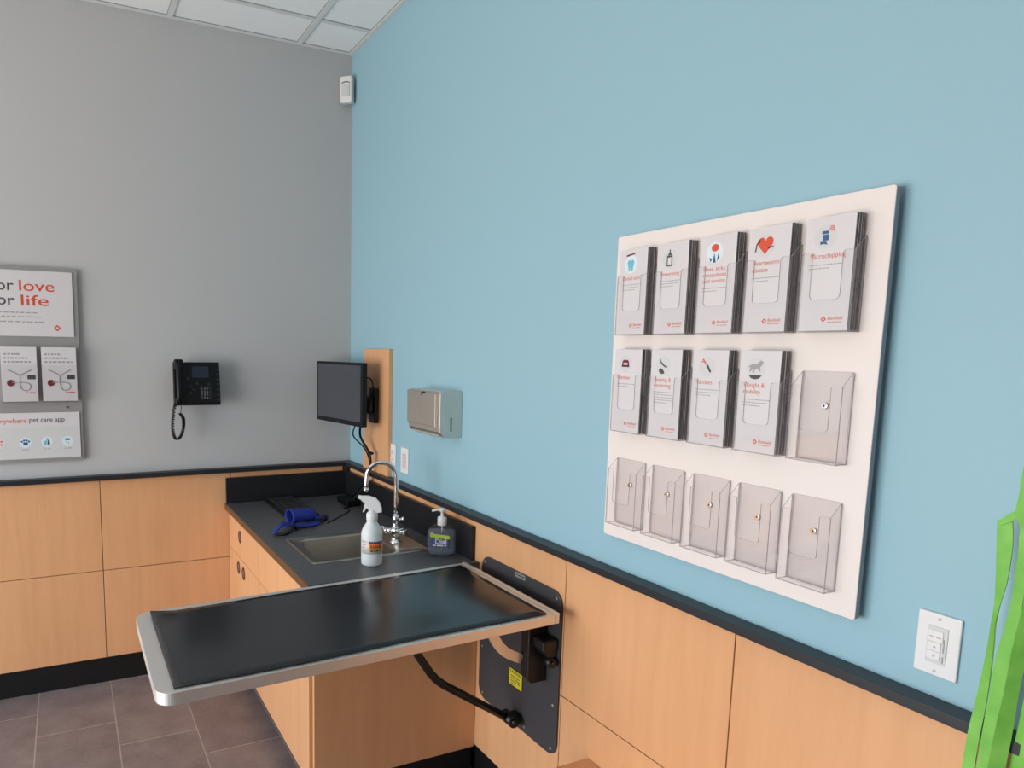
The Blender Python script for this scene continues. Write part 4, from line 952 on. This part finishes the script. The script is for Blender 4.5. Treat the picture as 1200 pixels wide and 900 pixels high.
# ---------------------------------------------------------------- paper towel dispenser
td = thing('towel_dispenser', (0, -1.075, 1.29), 'steel paper towel dispenser on the teal wall', 'paper towel dispenser')
b = NB(); prism(b, [(0, 1.472), (-.094, 1.472), (-.098, 1.466), (-.098, 1.315), (-.085, 1.300), (-.055, 1.292), (0, 1.292)], lambda u, v, d: Vector((u, -.935 - d, v)), 0, .277, .002); obj('cabinet', b, M_STEEL, td)
b = NB(); prism(b, [(0, .012), (.252, .012), (.252, .140), (.145, .140), (.141, .128), (.126, .128), (.122, .140), (0, .147)], FX(-.0984, -.938, 1.322), 0, .010, .002); obj('cover_door', b, M_STEEL, td)
b = NB(); prism(b, rrect(.122, .145, .0, .018, .003, 3), FX(-.0984, -.938, 1.449), 0, .004); obj('thumb_notch', b, M_DARKHOLE, td)
b = NB(); prism(b, [(-.090, 1.303), (-.060, 1.290), (-.058, 1.286), (-.092, 1.300)], lambda u, v, d: Vector((u, -.955 - d, v)), 0, .235); obj('slot_lip', b, M_STEEL2, td)
b = NB(); prism(b, rrect(-.052, -.046, 1.318, 1.372, .002, 2), lambda u, v, d: Vector((u, -1.2122 - d, v)), 0, .0005); obj('level_slot', b, M_DARKHOLE, td)

# ---------------------------------------------------------------- outlets and light switch
def wallplate(name, yc, zc, w_, h_, label, cat, tilt=0.0):
    t_ = thing(name, (0, yc, zc), label, cat)
    b = NB(); prism(b, rrect(-w_ / 2, w_ / 2, -h_ / 2, h_ / 2, .003, 3), FX(0, yc, zc), 0, .006, .0025, seg=3); obj('cover_plate', b, M_WHITEP, t_); return t_
t_ = wallplate('power_outlet', -.566, 1.129, .074, .116, 'white power outlet on the teal wall beside the maple board', 'power outlet')
for dz in (-.020, .020):
    b = NB(); prism(b, rrect(-.016, .016, dz - .014, dz + .014, .010, 5), FX(0, -.566, 1.129), .0062, .008, .0006); so_ = obj('socket', b, M_WHITEP, t_)
    b = NB()
    for (u0, u1, v0, v1) in ((-.008, -.0055, -.003, .008), (.0055, .008, -.003, .008), (-.0025, .0025, -.010, -.005)): prism(b, [(u0, dz + v0), (u1, dz + v0), (u1, dz + v1), (u0, dz + v1)], FX(0, -.566, 1.129), .0081, .0083)
    obj('slots', b, M_DARKHOLE, so_)
t_ = wallplate('data_outlet', -.702, 1.126, .078, .118, 'white outlet plate with small jacks under the towel dispenser', 'data outlet')
b = NB(); prism(b, rrect(-.018, .018, -.036, .036, .002, 2), FX(0, -.702, 1.126), .0062, .0075, .0004); jk = obj('jack_insert', b, M_PAPER, t_)
b = NB()
for i in range(4): prism(b, rrect(-.012, .012, -.030 + i * .0165, -.019 + i * .0165, .001, 2), FX(0, -.702, 1.126), .0077, .0082)
obj('jacks', b, mat('faded pink jack', (216, 176, 172), 0.5, var=(40, .04, (1, 1, 1))), jk)
t_ = wallplate('light_switch', -2.934, 1.1222, .0705, .1145, 'white dimmer light switch plate beside the green leashes', 'light switch')
fn = FX(0, -2.934, 1.1222)
b = NB(); prism(b, rrect(-.0165, .0165, -.034, .034, .0015, 2), fn, .0061, .0074, .0004); fr = obj('switch_frame', b, M_PALE, t_)
b = NB(); prism(b, rrect(-.0145, .0095, .006, .026, .001, 2), fn, .0076, .0088, .0004); prism(b, rrect(-.0145, .0070, -.0105, .0045, .001, 2), fn, .0076, .0088, .0004); prism(b, rrect(-.0145, .0070, -.027, -.012, .001, 2), fn, .0076, .0088, .0004); obj('button', b, M_WHITEP, fr)
b = NB(); prism(b, [(.0105, -.010), (.0125, -.010), (.0125, .014), (.0105, .014)], fn, .0076, .0082); prism(b, [(.0105, -.030), (.0125, -.030), (.0125, -.018), (.0105, -.018)], fn, .0076, .0082)
prism(b, [(-.005, -.005), (.0, -.005), (-.0025, -.001)], fn, .009, .0092); prism(b, [(-.005, -.0185), (.0, -.0185), (-.0025, -.0225)], fn, .009, .0092)
for u0, u1 in ((-.012, -.006), (-.001, .007)): prism(b, [(u0, .014), (u1, .014), (u1, .0155), (u0, .0155)], fn, .009, .0092)
obj('switch_marks', b, M_LTINK, fr)
for v in (-.048, .048):
    b = NB(); prism(b, circ(0, v, .0028, 12), fn, .0062, .007); sc = obj('screw', b, M_PALE, t_)
    b = NB(); prism(b, [(-.0005, v - .0026), (.0005, v - .0026), (.0005, v + .0026), (-.0005, v + .0026)], fn, .0071, .0073); obj('screw_slot', b, M_INK, sc)
# small hole in the teal wall above the dispenser, left as two tiny plugs
# ---------------------------------------------------------------- green leashes
hk = thing('leash_hook', (0, -3.115, 1.50), 'small steel wall hook carrying the green leashes', 'hook')
b = NB(); prism(b, circ(0, 0, .014, 18), FX(0, -3.115, 1.50), 0, .004, .001); tube(b, smooth_path([(-.002, -3.115, 1.50), (-.05, -3.115, 1.492), (-.10, -3.115, 1.492), (-.125, -3.115, 1.505), (-.130, -3.115, 1.53)], 6), .004, 10); obj('hook', b, M_STEEL, hk)
def ribbon(bm, path, th=.0022):
    """path: list of (y_left, y_right, z, x_left, x_right); flat webbing hung roughly parallel to the wall"""
    n_ = len(path); t = bmesh.new(); A, B_ = [], []
    pl = smooth_path([(p[3], p[0], p[2]) for p in path], 6); pr = smooth_path([(p[4], p[1], p[2] if len(p) < 6 else p[5]) for p in path], 6)
    rows3 = []
    for i in range(len(pl)):
        L_, R2_ = pl[i], pr[i]; d = (pl[min(i + 1, len(pl) - 1)] - pl[max(i - 1, 0)]); nn = d.cross(R2_ - L_)
        nn = nn.normalized() * th / 2 if nn.length > 1e-9 else Vector((th / 2, 0, 0))
        rows3.append(([t.verts.new(L_ + nn), t.verts.new(R2_ + nn)], [t.verts.new(L_ - nn), t.verts.new(R2_ - nn)]))
    for i in range(len(rows3) - 1):
        a, c_ = rows3[i], rows3[i + 1]
        for k in (0,):
            t.faces.new([a[0][k], c_[0][k], c_[0][k + 1], a[0][k + 1]]); t.faces.new([a[1][k], a[1][k + 1], c_[1][k + 1], c_[1][k]])
        t.faces.new([a[0][0], a[1][0], c_[1][0], c_[0][0]]); t.faces.new([a[0][1], c_[0][1], c_[1][1], a[1][1]])
    for r_ in (rows3[0], rows3[-1]): t.faces.new([r_[0][0], r_[0][1], r_[1][1], r_[1][0]])
    merge(bm, t, 0)
def leash(label, paths):
    b = NB()
    for p in paths: ribbon(b, p)
    return tag(obj('leash', b, M_LEASH, None, (-.07, -3.05, 1.0)), label, 'leash', 'green leashes on the hook')
def L_(yl, yr, z, x, x2=None): return (yl, yr, z, x, x if x2 is None else x2)
leash('green leash folded into a loop, leftmost of the hanging leashes', [
    [(-3.0591, -3.0607, 1.4128, -0.050, -0.050, 1.3969), (-3.0462, -3.0496, 1.3979, -0.050, -0.050, 1.3863), (-3.0323, -3.0368, 1.3851, -0.049, -0.049, 1.3750), (-3.0199, -3.0241, 1.3724, -0.047, -0.047, 1.3663)],
    [(-3.0193, -3.0397, 1.3736, -0.046, -0.046, 1.3782), (-3.0220, -3.0434, 1.3317, -0.045, -0.045, 1.3373), (-3.0265, -3.0423, 1.2759, -0.045, -0.045, 1.2808), (-3.0280, -3.0360, 1.2332, -0.044, -0.044, 1.2359), (-3.0274, -3.0359, 1.2040, -0.044, -0.050, 1.2066), (-3.0268, -3.0401, 1.1674, -0.045, -0.057, 1.1733), (-3.0245, -3.0390, 1.1152, -0.047, -0.053, 1.1197), (-3.0189, -3.0354, 1.0530, -0.048, -0.048, 1.0609), (-3.0149, -3.0327, 1.0054, -0.048, -0.048, 1.0146), (-3.0123, -3.0303, 0.9424, -0.048, -0.048, 0.9526), (-3.0090, -3.0272, 0.8461, -0.048, -0.048, 0.8579), (-3.0083, -3.0256, 0.7333, -0.048, -0.048, 0.7459)]])
leash('green leash second from left, hanging past the switch plate', [
    [(-3.105, -3.125, 1.486, -0.066, -0.066, 1.488), (-3.0606, -3.0816, 1.3977, -0.060, -0.060, 1.4023), (-3.0569, -3.0751, 1.3285, -0.058, -0.058, 1.3334), (-3.0553, -3.0705, 1.2583, -0.056, -0.056, 1.2633), (-3.0494, -3.0681, 1.1995, -0.055, -0.055, 1.2065), (-3.0431, -3.0621, 1.1537, -0.054, -0.054, 1.1615), (-3.0404, -3.0596, 1.0868, -0.054, -0.054, 1.0957), (-3.0376, -3.0548, 1.0186, -0.054, -0.054, 1.0276), (-3.0353, -3.0537, 0.9570, -0.054, -0.054, 0.9675), (-3.0322, -3.0510, 0.8629, -0.054, -0.054, 0.8750), (-3.0330, -3.0496, 0.7535, -0.054, -0.054, 0.7656)]])
leash('green leash in the middle of the hanging bundle', [
    [(-3.105, -3.125, 1.486, -0.078, -0.078, 1.488), (-3.0861, -3.1033, 1.3378, -0.070, -0.060, 1.3347), (-3.0765, -3.0923, 1.2536, -0.070, -0.058, 1.2504), (-3.0690, -3.0833, 1.1881, -0.068, -0.054, 1.1843), (-3.0648, -3.0783, 1.1138, -0.067, -0.053, 1.1100), (-3.0591, -3.0762, 1.0399, -0.066, -0.052, 1.0368), (-3.0554, -3.0736, 0.9716, -0.066, -0.054, 0.9700), (-3.0514, -3.0708, 0.8789, -0.066, -0.056, 0.8794), (-3.0500, -3.0697, 0.7700, -0.066, -0.056, 0.7718)]])
leash('bright green leash nearest the right edge of the photo', [
    [(-3.105, -3.125, 1.486, -0.052, -0.052, 1.488), (-3.0940, -3.1146, 1.2429, -0.050, -0.058, 1.2581), (-3.0854, -3.1066, 1.1415, -0.046, -0.054, 1.1579), (-3.0809, -3.1025, 1.0677, -0.044, -0.052, 1.0858), (-3.0749, -3.0991, 0.9767, -0.043, -0.051, 0.9969), (-3.0714, -3.0959, 0.8849, -0.043, -0.051, 0.9076), (-3.0703, -3.0952, 0.7772, -0.043, -0.051, 0.8027)]])
leash('short wide green leash end looped over the top of the bundle', [
    [(-3.105, -3.125, 1.486, -0.085, -0.085, 1.488), (-3.0635, -3.0851, 1.5054, -0.075, -0.075, 1.5082), (-3.0573, -3.0814, 1.4611, -0.075, -0.075, 1.4650), (-3.0564, -3.0816, 1.4277, -0.075, -0.075, 1.4325), (-3.0545, -3.0794, 1.3977, -0.075, -0.075, 1.4031), (-3.0616, -3.0806, 1.3748, -0.072, -0.072, 1.3792)]])
b = NB(); tube(b, [(-.066, -3.062, 1.385), (-.066, -3.068, 1.372)], .0035, 10); tag(obj('leash_clip', b, M_CHROME, None, (-.078, -3.06, 1.36)), 'tiny chrome clip between the green leashes', 'clip')

for o in bpy.data.objects:
    if o.type == 'MESH' and not o.data.materials: o.data.materials.append(M_PAPER)
